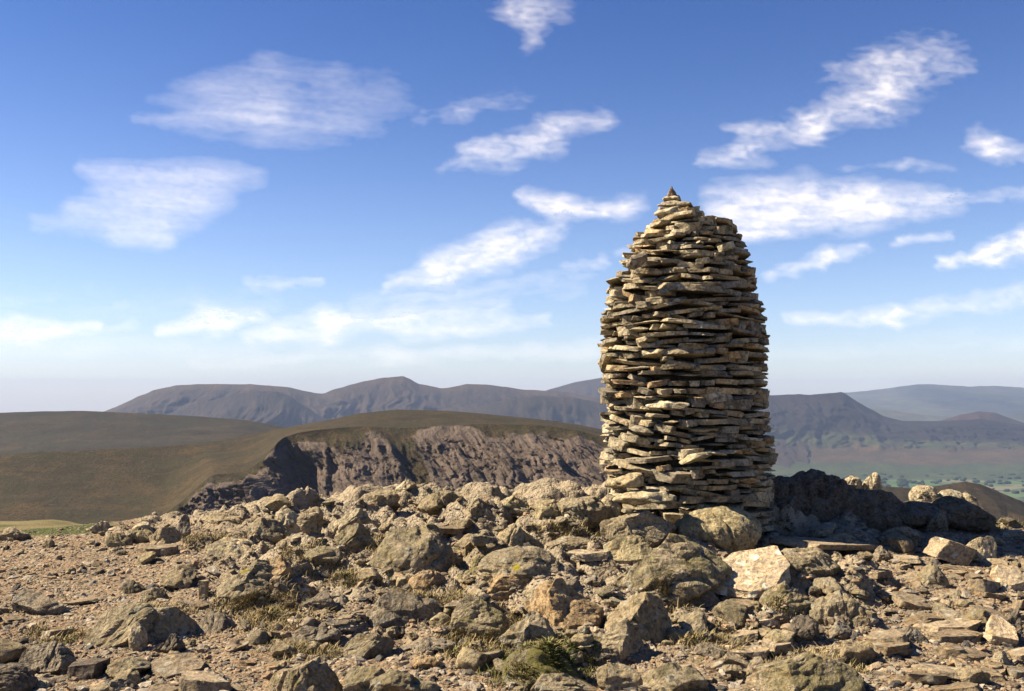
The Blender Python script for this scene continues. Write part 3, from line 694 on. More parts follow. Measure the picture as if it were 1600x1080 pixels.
# the green tussock at the front
def tussock():
    rng = np.random.default_rng(8)
    h0 = hit(850, 1085); x0, y0, z0 = h0; y0 += .18
    V = []; C = []
    nb = 4200
    a = rng.uniform(0, 6.28, nb); r = np.sqrt(rng.uniform(0, 1, nb))
    bx = x0+.21*r*np.cos(a); by = y0+.17*r*np.sin(a); bz = z0+.20*(1-r**2)-.02
    lump = .5+.5*np.sin(bx*31+2*np.sin(by*23)); bz += .035*lump; h = rng.uniform(.012, .034, nb)*(.6+.8*lump); ang = rng.uniform(0, 6.28, nb); lean = rng.uniform(.5, 1.6, nb)*h
    w = .0028; dx, dy = np.cos(ang), np.sin(ang)
    p = [np.stack(q, -1) for q in ((bx-dy*w, by+dx*w, bz), (bx+dy*w, by-dx*w, bz), (bx+dx*lean*.4+dy*w, by+dy*lean*.4-dx*w, bz+h*.6),
        (bx+dx*lean*.4-dy*w, by+dy*lean*.4+dx*w, bz+h*.6), (bx+dx*lean, by+dy*lean, bz+h*.75), (bx+dx*lean+.001, by+dy*lean, bz+h*.75))]
    V = np.stack(p, 1).reshape(-1, 3)-np.array([x0, y0, z0])
    pick = rng.random(nb) < .25+.6*smooth(-.03, .09, (bx-x0)+.05*np.sin(by*40))
    C = np.where(pick[:, None], np.array([[.16, .18, .05]]), np.array([[.42, .34, .14]]))*rng.uniform(.7, 1.3, (nb, 1))
    q = np.array([[0, 1, 2, 3], [3, 2, 5, 4]])
    e = bpy.data.objects.new('grass_tussock', None); COL.objects.link(e); e.location = (x0, y0, z0)
    tag(e, 'green and straw-coloured grass tussock on a mossy mound at the bottom centre', 'grass tussock')
    mesh_np('blades', V, (q[None]+6*np.arange(nb)[:, None, None]).reshape(-1, 4), GRM, e, attrs={'tint': np.repeat(C, 6, 0)})
    pm, f = rock_shape(rng, (.44, .36, .34), 'r', 5)
    mo = mesh_np('moss_mound', pm+np.array([0, 0, .03]), f, ROCK, e); mo.color = (.6, .6, .5, 0.0)
tussock()

# ------------------------------------------------------------------ the cairn
CY = 9.1
SIL = [(292, 1047, 1053), (300, 1042, 1060), (310, 1036, 1067), (318, 1034, 1078), (334, 1024, 1100), (345, 1015, 1107), (349, 1012, 1147), (366, 996, 1156),
       (385, 982, 1166), (399, 973, 1171), (431, 960, 1184), (469, 945, 1187), (480, 944, 1194), (512, 939, 1197), (528, 938, 1202), (560, 938, 1201),
       (600, 940, 1201), (629, 941, 1200), (665, 941, 1205), (700, 941, 1212), (730, 940, 1211), (765, 950, 1208), (800, 952, 1212), (860, 952, 1214)]
def sil(z):
    # silhouette half widths at height z in metres
    pys = np.array([s[0] for s in SIL], float)
    zs = np.array([float(at(1072, p, CY)[2]) for p in pys])
    l = np.interp(-z, -zs, [s[1] for s in SIL]); r = np.interp(-z, -zs, [s[2] for s in SIL])
    py = np.interp(-z, -zs, pys)
    xl = float(at(l, py, CY)[0]); xr = float(at(r, py, CY)[0])
    return xl, xr
Z0 = .42; ZTOP = float(at(1050, 294, CY)[2])
cairn = bpy.data.objects.new('stone_cairn', None); COL.objects.link(cairn); cairn.location = (1.6, CY, Z0)
tag(cairn, 'tall beehive-shaped dry stone cairn of flat slate slabs on the rocky summit', 'cairn')
CL = np.array([1.6, CY, Z0])
stones = []   # (visible area, verts, faces, tint)
rng = np.random.default_rng(77)
z = Z0
def stone_tint():
    b = [(1.1, 1.07, .98), (1.32, 1.27, 1.13), (.88, .87, .85), (1.3, 1.1, .86), (.66, .66, .67), (1.5, 1.45, 1.3)][int(rng.choice(6, p=[.3, .25, .16, .1, .07, .12]))]
    return np.array(b)*rng.uniform(.85, 1.12)
def add_stone(cx, cy, cz, L, D, Tt, yaw, tl, tr, det):
    st = 's' if rng.random() < .82 else 'a'
    p, f = rock_shape(rng, (L, D, Tt), st, det, .9)
    p = p@rot('X', tr).T; p = p@rot('Y', tl).T; p = p@rot('Z', yaw).T
    stones.append([0, p+np.array([cx, cy, cz]), f, stone_tint()])
    return stones[-1]
while z < ZTOP-.19:
    big = rng.random() < .22
    h = rng.uniform(.042, .066)*(1.25 if big else 1)
    if z < Z0+.25: h *= 1.25
    xl, xr = sil(z+h/2); rx = (xr-xl)/2; cx = (xl+xr)/2
    ry = min(rx*1.0, .80)
    rx_o, ry_o = rx-.02, ry-.02
    a = rng.uniform(0, 6.28); end = a+6.283
    if rx < .16:
        add_stone(cx, CY, z+h*.6, rx*1.9, rx*1.7, h*1.3, rng.uniform(-.3, .3), rng.normal(0, .08), 0, 4)[0] = .1
        z += h*1.05; continue
    while a < end-.02:
        L = float(np.clip(rng.lognormal(math.log(.22), .48), .10, .58))
        if rx < .4: L = min(L, rx*.9)
        da = L/max(rx, ry)
        am = a+da/2
        D = rng.uniform(.18, .3); 
        if rx < .4: D = min(D, rx)
        nx, ny = math.cos(am), math.sin(am); calm = 1-.8*float(smooth(-.35, .2, nx))   # right side laid flusher, shaped so fewer stones there catch the sun
        out = float(np.clip(rng.normal(0, .042), -.09, .045))*calm*(.5 if rx < .5 else 1)
        px_ = cx+(rx_o-D/2+out)*nx; py_ = CY+(ry_o-D/2+out)*ny
        front = ny < .35
        Tt = h*(rng.uniform(.42, .78) if rng.random() < .90 else rng.uniform(1.1, 1.6))
        s = add_stone(px_, py_, z+h/2+rng.normal(0, .010), L*rng.uniform(.95, 1.2), D, Tt, am-math.pi/2+rng.normal(0, .14)*calm,
                  -rng.normal(.04, .12)*(.4+.6*calm), rng.normal(0, .09)*(.3+.7*calm), 4 if front else 3)
        s[0] = L*Tt*max(0, -ny)
        a += da
    if rx > .45 and z > 2.2:   # filling stones on the stepped top
        for _ in range(9):
            aa = rng.uniform(0, 6.28); rr = rng.uniform(.1, .75)
            add_stone(cx+rx*.7*rr*math.cos(aa), CY+ry*.7*rr*math.sin(aa), z+h/2, rng.uniform(.2, .4), rng.uniform(.18, .3), h*1.1, rng.uniform(0, 6.28), rng.normal(0, .06), 0, 3)
    z += h*.93
# capping stones seen on the outline
def cap(px, py, w, h, Y=CY, tilt=0, style='b', tn=None):
    x, _, zz = at(px, py, Y); p, f = rock_shape(rng, (w/F*Y, w/F*Y*.8, h/F*Y), 'b' if style == 'tip' else style, 4)
    if style == 'tip': p[:, :2] *= (.62-.85*p[:, 2]/(h/F*Y))[:, None]
    p = p@rot('Y', -math.radians(tilt)).T
    stones.append([.2, p+np.array([float(x), Y, float(zz)]), f, stone_tint() if tn is None else np.array(tn)])
cap(1050, 302, 22, 24, style='tip', tn=(1.1, .9, .8)); cap(1051, 312, 32, 14, style='b'); cap(1048, 321, 46, 12, style='b', tilt=5); cap(1046, 331, 50, 13, CY-.05, 8); cap(1074, 333, 22, 10, CY-.1, 30, 'b', (1.3, 1.3, 1.1))
cap(1128, 357, 40, 20, CY-.05, 4, 'b', (1.1, .98, .85)); cap(1152, 370, 14, 10, CY-.1, 0, 'b', (1.5, 1.1, .85)); cap(1002, 367, 20, 6, CY-.1, -5, 's')
cap(1134, 386, 28, 9, CY-.62, 20, 's', (1.5, 1.5, 1.3)); cap(1098, 408, 26, 8, CY-.7, 12, 's', (1.5, 1.5, 1.3)); cap(995, 408, 38, 22, CY-.62, 30, 'a', (.95, .93, .95))
cap(1008, 778, 104, 24, CY-.92, 2, 'b', (1.45, 1.38, 1.15)); cap(1086, 715, 52, 14, CY-.84, 14, 'b', (1.3, 1.3, 1.1)); cap(975, 752, 60, 24, CY-.85, 10, 'b', (1.4, 1.3, 1.05))
order = sorted(range(len(stones)), key=lambda i: -stones[i][0])
for i in order[:100]:
    _, p, f, t = stones[i]
    c = p.mean(0)
    o = mesh_np('stone', p-c, f, SLATE, cairn, attrs={'tint': np.repeat(t[None], len(p), 0)}, loc=tuple(c-CL))
vv, ff, tt, k = [], [], [], 0
for i in order[100:]:
    _, p, f, t = stones[i]
    vv.append(p-CL); ff.append(f+k); tt.append(np.repeat(t[None], len(p), 0)); k += len(p)
tag(mesh_np('packed_stones', np.concatenate(vv), np.concatenate(ff), SLATE, cairn, attrs={'tint': np.concatenate(tt)}), kind='stuff')
# rubble heart of the cairn; dark tint paints in the shade between stones
nz, na = 70, 64; v = []
zz = np.linspace(Z0-.2, ZTOP-.16, nz)
for q in zz:
    xl, xr = sil(q); rx = (xr-xl)/2; c = (xl+xr)/2; r = max(rx-.25, .015) if rx > .33 else max(rx-.11, .012)
    for j in range(na):
        a = 6.2832*j/na; v.append((c+r*math.cos(a), CY+min(r, .54)*math.sin(a), q))
v = np.array(v)-CL; v[:, :2] += (.03*perlin(v*14))[:, None]*np.minimum(1, 1)
i = np.arange(nz*na).reshape(nz, na); j = np.roll(i, -1, 1)
fc = np.stack([i[:-1], j[:-1], j[1:], i[1:]], -1).reshape(-1, 4)
mesh_np('rubble_core', v, fc, SLATE, cairn, attrs={'tint': np.full((len(v), 3), .3)})

# ------------------------------------------------------------------ far hills
def line(pts, u): return np.interp(u, [p[0] for p in pts], [p[1] for p in pts])
def hill(name, px0, px1, nu, levels, mat, disp=None, rows=60, rock=None, tint=None, back=None, crestn=0.0):
    """levels from crest to foot: (py polyline, Y polyline or number)"""
    u = np.linspace(px0, px1, nu)
    L = []
    kw = max(1, int(14/((px1-px0)/nu))); ker = np.hanning(2*kw+3); ker /= ker.sum()
    sm = lambda a: np.convolve(np.pad(a, kw+1, mode='edge'), ker, 'valid')
    for py, Yv in levels:
        L.append((line(py, u) if isinstance(py, list) else np.full(nu, float(py)), line(Yv, u) if isinstance(Yv, list) else np.full(nu, float(Yv))))
    L = [L[0]]+[(sm(a), sm(b)) for a, b in L[1:]]
    V = []; T_ = []
    # back slope first
    cpx, cpy = u, L[0][0]
    if crestn: cpy = cpy+crestn*fbm(np.stack([u*.05, 0*u, 0*u+2], -1), 4)
    x, y, z = at(u, cpy, L[0][1]); bk = back or 900
    for q in (1, .6, .3, .1):
        V.append(np.stack([x*(1+bk*q/y), y+bk*q, z-bk*q*.32*q**.5], -1)); T_.append(np.full(nu, -q))
    nl = len(L)-1
    for k in range(nl):
        n = rows if isinstance(rows, int) else rows[k]
        for t in np.linspace(0, 1, n, endpoint=(k == nl-1)):
            py = (cpy if k == 0 else L[k][0])*(1-t)+L[k+1][0]*t; Yv = L[k][1]*(1-t)+L[k+1][1]*t
            V.append(np.stack(at(u, py, Yv), -1)); T_.append(np.full(nu, k+t))
    V = np.array(V); T_ = np.array(T_)
    if disp: V = disp(V, T_, u)
    nv = V.shape[0]
    rk = rock(V, T_, u) if rock else np.zeros(V.shape[:2])
    tn = tint(V, T_, u) if tint else np.ones(V.shape)
    o = mesh_np(name, V.reshape(-1, 3), grid_faces(nu, nv)[:, ::-1], mat, attrs={'rock': rk.ravel(), 'tint': tn.reshape(-1, 3)})
    return tag(o, kind='structure')
HB = hill_material('crag_hill', (.088, .072, .030), (.122, .096, .043), (.33, .285, .26), (.185, .162, .15), .05, (1, .3, .14), 6, .75, streakamt=.85)
HA = hill_material('heather_ridge', (.066, .060, .034), (.09, .078, .044), (.17, .15, .13), (.12, .10, .09), .02, bump_d=6)
HC = hill_material('far_fell', (.09, .07, .05), (.125, .095, .066), (.12, .105, .10), (.07, .06, .06), .006, (1, .3, .15), 25, .35)
HD = hill_material('fell_side', (.085, .075, .06), (.11, .085, .07), (.34, .30, .26), (.10, .08, .072), .011, (1, .5, .25), 22, -.3)
HF = hill_material('distant_hills', (.09, .12, .06), (.16, .17, .09), (.1, .1, .08), (.07, .09, .07), .0015, bump_d=20)
HG = hill_material('scree_spur', (.085, .075, .055), (.13, .105, .08), (.22, .19, .16), (.11, .095, .085), .05, (1, .5, .25), 4, -.5)

# A  heather ridge at the left
def dispA(V, T_, u):
    n = fbm(V*.006, 5); V = V.copy(); w = smooth(0, .25, T_)
    V[..., 2] += 7*n*w; return V
hill('heather_ridge', -420, 470, 260, [([(-420, 655), (-200, 648), (0, 645), (60, 643), (130, 642), (200, 645), (300, 650), (380, 656), (430, 664), (470, 676)], 1500), (740, 950), (1200, 700)], HA, dispA, rows=40,
     rock=lambda V, T_, u: .12*smooth(.1, .4, T_), tint=lambda V, T_, u: np.repeat((1+.35*fbm(V*.01, 3))[..., None], 3, -1), crestn=.8, back=300)

# B  the crag hill
crestB = [(-420, 722), (-60, 715), (0, 712), (60, 706), (130, 704), (250, 698), (350, 688), (430, 671), (520, 655), (560, 646), (620, 640), (700, 642), (760, 647), (850, 656), (900, 663), (940, 671), (1000, 684), (1100, 720), (1250, 790)]
edgeB = [(-420, 1000), (0, 870), (120, 842), (200, 824), (262, 805), (300, 772), (330, 744), (380, 736), (405, 722), (425, 702), (440, 686), (470, 676), (560, 668), (640, 668), (700, 664), (830, 664), (900, 672), (940, 680), (1000, 694), (1100, 735), (1250, 810)]
YeB = [(-420, 300), (0, 420), (200, 500), (300, 540), (430, 585), (445, 605), (600, 640), (940, 650), (1250, 640)]
footB = [(-420, 1100), (0, 1010), (250, 930), (400, 900), (600, 880), (1250, 900)]
YfB = [(-420, 280), (0, 380), (200, 440), (300, 458), (350, 463), (418, 468), (432, 476), (458, 545), (480, 565), (510, 540), (560, 500), (800, 470), (1250, 440)]
def dispB(V, T_, u):
    V = V.copy()
    x, y, z = V[..., 0], V[..., 1], V[..., 2]
    cl = smooth(1.0, 1.18, T_)*smooth(-.1, 0, T_)
    q = x+.75*z
    wob = 12*fbm(V*.011+4, 3)+3*perlin(V*.06)
    Q = np.stack([(q+wob)*.045, y*.004, z*.006], -1)
    r = fbm(Q, 3, .55, True)                       # ribs and gullies
    r2 = fbm(np.stack([(q+wob)*.095, y*.01, z*.035], -1)+7, 4, .62, True); pat = .35+.9*smooth(-.25, .35, fbm(V*.016+21, 2))
    r3 = fbm(V*.11, 3, .6, True)
    left = smooth(470, 430, u)[None, :]
    r4 = fbm(np.stack([(q+wob)*.35, y*.03, z*.09], -1)+3, 3, .6, True)
    blk = lambda a, b, sd: vor(np.stack([(q+wob)*a, (z+.15*x)*b], -1), sd)[2]
    d = cl*(13*(r-.25)+pat*(6.0*(r2-.3)+3.8*r3+1.8*r4)*.8+5*fbm(V*.03, 3)
              +13*(blk(.040, .013, 0)-.5)+7*(blk(.11, .04, 31)-.5)+4.5*(blk(.26, .16, 77)-.5)+2*(blk(.7, .45, 13)-.5))*(1+.7*left)
    V[..., 1] -= d; V[..., 2] += .15*d
    g = (1-cl)*smooth(0, .3, T_)
    V[..., 2] += g*2.2*fbm(V*.02, 4)
    return V
def rockB(V, T_, u):
    e = T_+.16*fbm(V*.025, 4)+.05*fbm(V*.12, 3)
    r = smooth(.97, 1.12, e)
    gap = fbm(np.stack([(V[..., 0]+.75*V[..., 2])*.022, V[..., 1]*.002, V[..., 2]*.012], -1)+31, 3)
    r = r*(1-.62*smooth(.08, .34, gap))
    left = smooth(255, 330, u)[None, :]
    return r*left
def tintB(V, T_, u):
    t = np.ones(V.shape)
    n = 1+.25*fbm(V*.008, 3); t *= n[..., None]
    return t
hill('crag_hill', -260, 1160, 900, [(crestB, [(-420, 560), (0, 640), (400, 720), (700, 760), (1250, 760)]), (edgeB, YeB), (footB, YfB), (2400, 330)], HB, dispB, rows=[36, 210, 8], rock=rockB, tint=tintB, back=250)

# C  far fells in three layers
def dispC(amp, sc, c):
    def f(V, T_, u):
        V = V.copy(); x, y, z = V[..., 0], V[..., 1], V[..., 2]
        w = smooth(0.0, .35, T_)
        q = x+c*z+170*fbm(V*.0022+c, 3)
        r = fbm(np.stack([q*sc, y*sc*.12, z*sc*.2], -1), 4, .55, True)
        big = fbm(np.stack([x*.0011, y*.0004, z*.0003], -1)+8, 2)
        pt = .4+smooth(-.3, .3, fbm(V*.0016+40, 2)); d = w*(amp*(r-.3)*pt+amp*2.2*big+amp*.45*fbm(V*.008, 4)); V[..., 1] -= d; V[..., 2] += .1*d
        return V
    return f
hill('far_fell', 790, 1330, 160, [([(790, 640), (830, 618), (860, 608), (900, 597), (935, 591), (985, 586), (1040, 592), (1100, 600), (1200, 617), (1330, 640)], 7600), (700, 6500)], HC, dispC(130, .005, .5), rows=40, rock=lambda V, T_, u: .3+0*T_, crestn=1.0)
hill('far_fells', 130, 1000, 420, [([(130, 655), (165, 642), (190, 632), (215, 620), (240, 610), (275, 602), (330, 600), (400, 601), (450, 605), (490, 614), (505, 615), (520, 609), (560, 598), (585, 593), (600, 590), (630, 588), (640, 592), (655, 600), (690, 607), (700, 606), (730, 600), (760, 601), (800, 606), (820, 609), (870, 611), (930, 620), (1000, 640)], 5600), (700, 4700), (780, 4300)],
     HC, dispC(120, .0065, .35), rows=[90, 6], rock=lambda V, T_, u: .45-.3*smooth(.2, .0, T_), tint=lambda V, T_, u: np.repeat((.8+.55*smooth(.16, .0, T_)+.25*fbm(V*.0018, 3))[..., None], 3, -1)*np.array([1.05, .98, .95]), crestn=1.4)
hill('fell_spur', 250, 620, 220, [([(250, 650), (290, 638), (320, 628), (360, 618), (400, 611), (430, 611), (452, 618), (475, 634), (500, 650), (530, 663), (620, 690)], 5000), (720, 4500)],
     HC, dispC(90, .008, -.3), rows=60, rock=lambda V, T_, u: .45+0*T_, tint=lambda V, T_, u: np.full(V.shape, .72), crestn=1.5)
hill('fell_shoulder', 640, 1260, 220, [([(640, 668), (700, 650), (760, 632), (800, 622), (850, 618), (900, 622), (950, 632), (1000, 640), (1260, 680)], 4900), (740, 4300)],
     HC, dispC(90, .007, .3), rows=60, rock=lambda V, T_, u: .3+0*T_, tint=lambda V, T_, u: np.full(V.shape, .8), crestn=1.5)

# D  right fell, its foot and the fields
crestD = [(1000, 640), (1120, 626), (1200, 618), (1245, 616), (1262, 617), (1290, 615), (1315, 613), (1322, 616), (1340, 628), (1360, 639), (1380, 650), (1410, 658), (1470, 658), (1530, 655), (1570, 660), (1620, 668), (1800, 690), (2050, 700)]
def tintD(V, T_, u):
    t = np.ones(V.shape); n = fbm(V*.0022, 4); n2 = fbm(V*.005+5, 4)
    tt = T_+.22*n
    green = smooth(.62, .8, tt)*smooth(1.12, .98, tt)
    brack = smooth(.95, 1.05, tt)*smooth(1.75, 1.6, tt)
    c = np.array([.62, .52, .55])[None, None]+0*t
    c = .52*c*(1+.5*n2[..., None])
    c = c*(1-green[..., None])+np.array([1.1, 1.5, .9])*green[..., None]
    c = c*(1-brack[..., None])+np.array([1.55, 1.42, .95])*brack[..., None]
    f = smooth(1.55, 1.75, tt+.1*n2)[..., None]
    c = c*(1-f)+np.array([1.15, 1.9, .9])*f
    return c
def dispD(V, T_, u):
    V = V.copy(); x, y, z = V[..., 0], V[..., 1], V[..., 2]
    w = smooth(0.0, .3, T_)*smooth(1.25, .9, T_)
    r = fbm(np.stack([(x-.5*z+190*fbm(V*.0026, 3))*.006, y*.001, z*.002], -1)+3, 4, .55, True)
    big = fbm(np.stack([x*.002, y*.0004, z*.001], -1)+1, 2)
    d = w*(75*(r-.3)+170*big+75*fbm(V*.007, 5)); V[..., 1] -= d; V[..., 2] += .12*d
    return V
hill('right_fell', 1000, 2050, 420, [(crestD, 5200), (700, 4750), (738, 4260), (750, 4000)], HD, dispD, rows=[80, 24, 6], rock=lambda V, T_, u: .38*smooth(.8, .3, T_)*smooth(1330, 1250, u)[None]+.1*smooth(.9, .4, T_), tint=tintD, crestn=1.4)
hill('brown_hump', 1420, 1720, 120, [([(1420, 672), (1470, 657), (1500, 648), (1530, 643), (1555, 645), (1580, 654), (1620, 668), (1720, 690)], 5700), (720, 5300)], HD, dispC(60, .006, 0), rows=30,
     tint=lambda V, T_, u: np.full(V.shape, 1.0)*np.array([1.3, 1.0, .9]), crestn=.8)
hill('low_ridge', 1300, 2100, 160, [([(1300, 672), (1340, 640), (1380, 640), (1440, 648), (1500, 652), (1600, 646), (1700, 640), (2100, 640)], 8200), (690, 7000)], HF, dispC(50, .003, 0), rows=24, crestn=2)
hill('distant_hills', 1150, 2300, 260, [([(1150, 626), (1240, 620), (1330, 613), (1370, 609), (1400, 605), (1430, 601), (1450, 600), (1480, 602), (1520, 604), (1560, 603), (1600, 606), (1700, 600), (1900, 604), (2300, 620)], 12500), (652, 9200), (690, 7600)],
     HF, dispC(120, .0016, 0), rows=[50, 8], crestn=1.5, tint=lambda V, T_, u: np.repeat((1+.8*fbm(V*.0012, 4))[..., None], 3, -1))

# G  near dark spur at the right
def dispG(V, T_, u):
    V = V.copy(); w = smooth(0, .2, T_)
    d = w*(9*fbm(np.stack([(V[..., 0]-.5*V[..., 2])*.03, V[..., 1]*.01, V[..., 2]*.01], -1), 4, .55, True)); V[..., 1] -= d
    V[..., 2] += w*2*fbm(V*.03, 4); return V
hill('scree_spur', 1180, 2000, 260, [([(1180, 800), (1300, 775), (1385, 760), (1430, 764), (1480, 757), (1510, 752), (1535, 758), (1560, 768), (1600, 785), (1660, 812), (1800, 880), (2000, 960)], 620), (900, 420), (1500, 300)], HG, dispG, rows=[80, 6],
     rock=lambda V, T_, u: .3+.3*fbm(V*.02, 3), tint=lambda V, T_, u: np.full(V.shape, .9), crestn=2, back=200)

# valley floor with green fields, out to the skyline
m, N = material('valley_fields')
geo = N.add('ShaderNodeNewGeometry'); P = geo.outputs['Position']
cell = N.add('ShaderNodeTexVoronoi'); N.put(cell.inputs['Vector'], P); cell.inputs['Scale'].default_value = .006
sp = N.add('ShaderNodeSeparateColor'); N.put(sp.inputs[0], cell.outputs['Color'])
c = N.mix(sp.outputs[0], (.07, .14, .04), (.12, .19, .06)); c = N.mix(N.ramp(sp.outputs[1], .7, .8), c, (.20, .19, .09))
c = N.mix(N.ramp(N.noise(P, .004, 5, .7), .56, .62), c, (.045, .07, .03))
hedge = N.vor(P, .006, 'DISTANCE_TO_EDGE'); c = N.mix(N.ramp(hedge, .035, .02), c, (.035, .055, .025))
N.put(N.bsdf.inputs['Base Color'], c)
R_ = 15500
vx = np.linspace(-R_, R_, 61); VX, VY = np.meshgrid(vx, vx)
tag(mesh_np('valley_floor', np.stack([VX, VY, np.full_like(VX, -330.)], -1).reshape(-1, 3), grid_faces(61, 61), m), kind='structure')
# dark clumps of valley trees
tm, N = material('valley_trees'); N.put(N.bsdf.inputs['Base Color'], (.035, .06, .022))
rng = np.random.default_rng(9); vv, ff, k = [], [], 0; bv, bf = ico(2)
for _ in range(170):
    px = rng.uniform(1180, 1650); py = rng.uniform(738, 772); Y = (330+EYE)*F/(py-HOR)*1.0
    x = float(at(px, py, Y)[0]); s = rng.uniform(4, 10)
    p = bv*(1+rng.uniform(-.25, .25, (len(bv), 1)))*np.array([s*rng.uniform(1, 2.2), s, s*.8])+np.array([x, Y, -328+s*.4]); vv.append(p); ff.append(bf+k); k += len(bv)
tag(mesh_np('valley_trees', np.concatenate(vv), np.concatenate(ff), tm), kind='stuff')

# ------------------------------------------------------------------ clouds: thin sheets high above the fells
CM = bpy.data.materials.new('cirrus'); CM.use_nodes = True
N = NT(CM.node_tree); N.n.remove(N.n['Principled BSDF'])
tr = N.add('ShaderNodeBsdfTransparent'); tl = N.add('ShaderNodeBsdfTranslucent'); df = N.add('ShaderNodeBsdfDiffuse')
N.put(tl.inputs['Color'], (.54, .54, .56)); N.put(df.inputs['Color'], (.54, .54, .56))
mx = N.add('ShaderNodeMixShader'); N.put(mx.inputs[0], .12); N.put(mx.inputs[1], tl.outputs[0]); N.put(mx.inputs[2], df.outputs[0])
m2 = N.add('ShaderNodeMixShader'); N.put(m2.inputs[0], N.attr('veil')); N.put(m2.inputs[1], tr.outputs[0]); N.put(m2.inputs[2], mx.outputs[0])
N.put(N.n['Material Output'].inputs['Surface'], m2.outputs[0])
ALT = 2000.0
def cloud(label, strokes, seed, step=2.6, warp=1.0, streak=(90, 11, 0), mottled=(30, .5), thr=.015, gain=1.0):
    """strokes: (x0,y0,w0, x1,y1,w1, strength) soft tapered strokes in degrees of view, laid on a level sheet"""
    xs = [s[0]-s[2]*3.4 for s in strokes]+[s[3]-s[5]*3.4 for s in strokes]; xe = [s[0]+s[2]*3.4 for s in strokes]+[s[3]+s[5]*3.4 for s in strokes]
    ys = [s[1]-s[2]*3.4 for s in strokes]+[s[4]-s[5]*3.4 for s in strokes]; ye = [s[1]+s[2]*3.4 for s in strokes]+[s[4]+s[5]*3.4 for s in strokes]
    u = np.arange(min(xs)-30, max(xe)+30, step); v = np.arange(min(ys)-15, min(max(ye)+15, 590), step*.7)
    U, Vv = np.meshgrid(u, v)
    o = seed*13.7
    n0 = fbm(np.stack([U/90, Vv/38, 0*U+o], -1), 4); n1 = fbm(np.stack([U/90, Vv/38, 0*U+o+5], -1), 4)
    a = math.radians(streak[2]); ca, sa = math.cos(a), math.sin(a)
    nn0 = fbm(np.stack([U/34, Vv/17, 0*U+o+50], -1), 4, .6); nn1 = fbm(np.stack([U/34, Vv/17, 0*U+o+60], -1), 4, .6)
    U2 = U+warp*(30*n0+14*nn0); V2 = Vv+warp*(12*n1+8*nn1)
    D = np.zeros_like(U)
    for (x0, y0, w0, x1, y1, w1, s) in strokes:
        dx, dy = x1-x0, y1-y0; L2 = dx*dx+dy*dy+1e-6
        t = np.clip(((U2-x0)*dx+(V2-y0)*dy)/L2, 0, 1)
        d = np.hypot(U2-x0-t*dx, V2-y0-t*dy); w = w0+(w1-w0)*t
        D = 1-(1-D)*(1-s*.80*np.exp(-(d/w)**2*.36))
    S = fbm(np.stack([(U*ca-Vv*sa+10*n0)/streak[0], (U*sa+Vv*ca+7*n1)/streak[1], 0*U+o+9], -1), 4, .6)
    M = fbm(np.stack([U2/mottled[0], V2/(mottled[0]*.42), 0*U+o+20], -1), 5, .6)
    K = fbm(np.stack([U2/14, V2/7, 0*U+o+40], -1), 4, .65)
    e = np.clip(D*2.2, 0, 1)                           # ragged only where the veil thins out
    S2 = fbm(np.stack([(U*ca-Vv*sa)/55+2*nn0, (U*sa+Vv*ca+16*n1+5*nn1)/7., 0*U+o+70], -1), 4, .6, True)-.25
    D = D*(1+.45*S+.38*S2+mottled[1]*2.4*M+.45*K)-.06*(1-e)-.06*np.maximum(0, .5-M-.6*S)*(1-.5*e)
    D = np.clip(D*gain, 0, .93)**1.3*.74
    for _ in range(1):
        E = np.pad(D, 1, mode='edge'); D = (E[:-2, 1:-1]+E[2:, 1:-1]+E[1:-1, :-2]+E[1:-1, 2:]+2*D)/6
    D = D*smooth(-.01, .07, D)
    X_, Y_, Z_ = ray(U, Vv); sc_ = (ALT-EYE)/Z_
    V3 = np.stack([X_*sc_, Y_*sc_, np.full_like(U, ALT)+Z_*0], -1).reshape(-1, 3)
    fc = grid_faces(len(u), len(v)); keep = D.ravel()[fc].max(1) > thr
    fc = fc[keep]; used = np.unique(fc); remap = np.zeros(len(V3), int); remap[used] = np.arange(len(used))
    ob = mesh_np('cirrus_cloud', V3[used], remap[fc], CM, attrs={'veil': D.ravel()[used]})
    tag(ob, label, 'cloud', 'thin white clouds in the blue sky')
    ob.visible_shadow = True
    return ob
cloud('small wisp of cloud with a downward tail at the top centre of the sky', [(790, 12, 14, 870, 16, 16, .34), (815, 15, 22, 828, 62, 12, .42)], 1, mottled=(24, .4))
cloud('large thin fan of feathery cloud high on the left', [(212, 190, 9, 420, 178, 16, 0.30), (235, 152, 10, 420, 120, 24, 0.18), (330, 165, 38, 600, 150, 36, 0.27), (420, 205, 22, 560, 195, 22, 0.22), (410, 95, 12, 520, 120, 16, 0.13)], 2, streak=(170, 12, -6), mottled=(70, 0.12), warp=.7)
cloud('wing-shaped streaked cloud at the left, below the large feathery fan', [(130, 262, 10, 400, 275, 14, 0.34), (165, 290, 16, 340, 298, 24, 0.37), (115, 322, 12, 300, 330, 24, 0.37), (55, 348, 12, 250, 360, 20, 0.35), (180, 370, 10, 260, 378, 10, 0.30)], 3, streak=(190, 13, -5), mottled=(80, 0.10), warp=.55)
cloud('faint ragged cloud between the feathery fan and the cairn side clouds', [(645, 188, 14, 720, 178, 16, .22), (720, 172, 12, 812, 152, 13, .26)], 4)
cloud('bright stepped cloud high above and left of the cairn', [(690, 262, 9, 810, 255, 11, .34), (725, 235, 11, 860, 222, 14, .62), (845, 197, 10, 945, 188, 13, .5)], 5, mottled=(30, .45))
cloud('bright flat cloud just left of the cairn top', [(820, 308, 9, 870, 316, 12, .7), (850, 330, 10, 990, 322, 12, .72)], 6, mottled=(34, .35))
cloud('long bright slanting cloud left of the cairn', [(600, 448, 8, 700, 420, 16, .55), (690, 420, 18, 790, 388, 20, .66), (780, 385, 18, 870, 360, 14, .6)], 7, mottled=(36, .45), streak=(60, 10, 20))
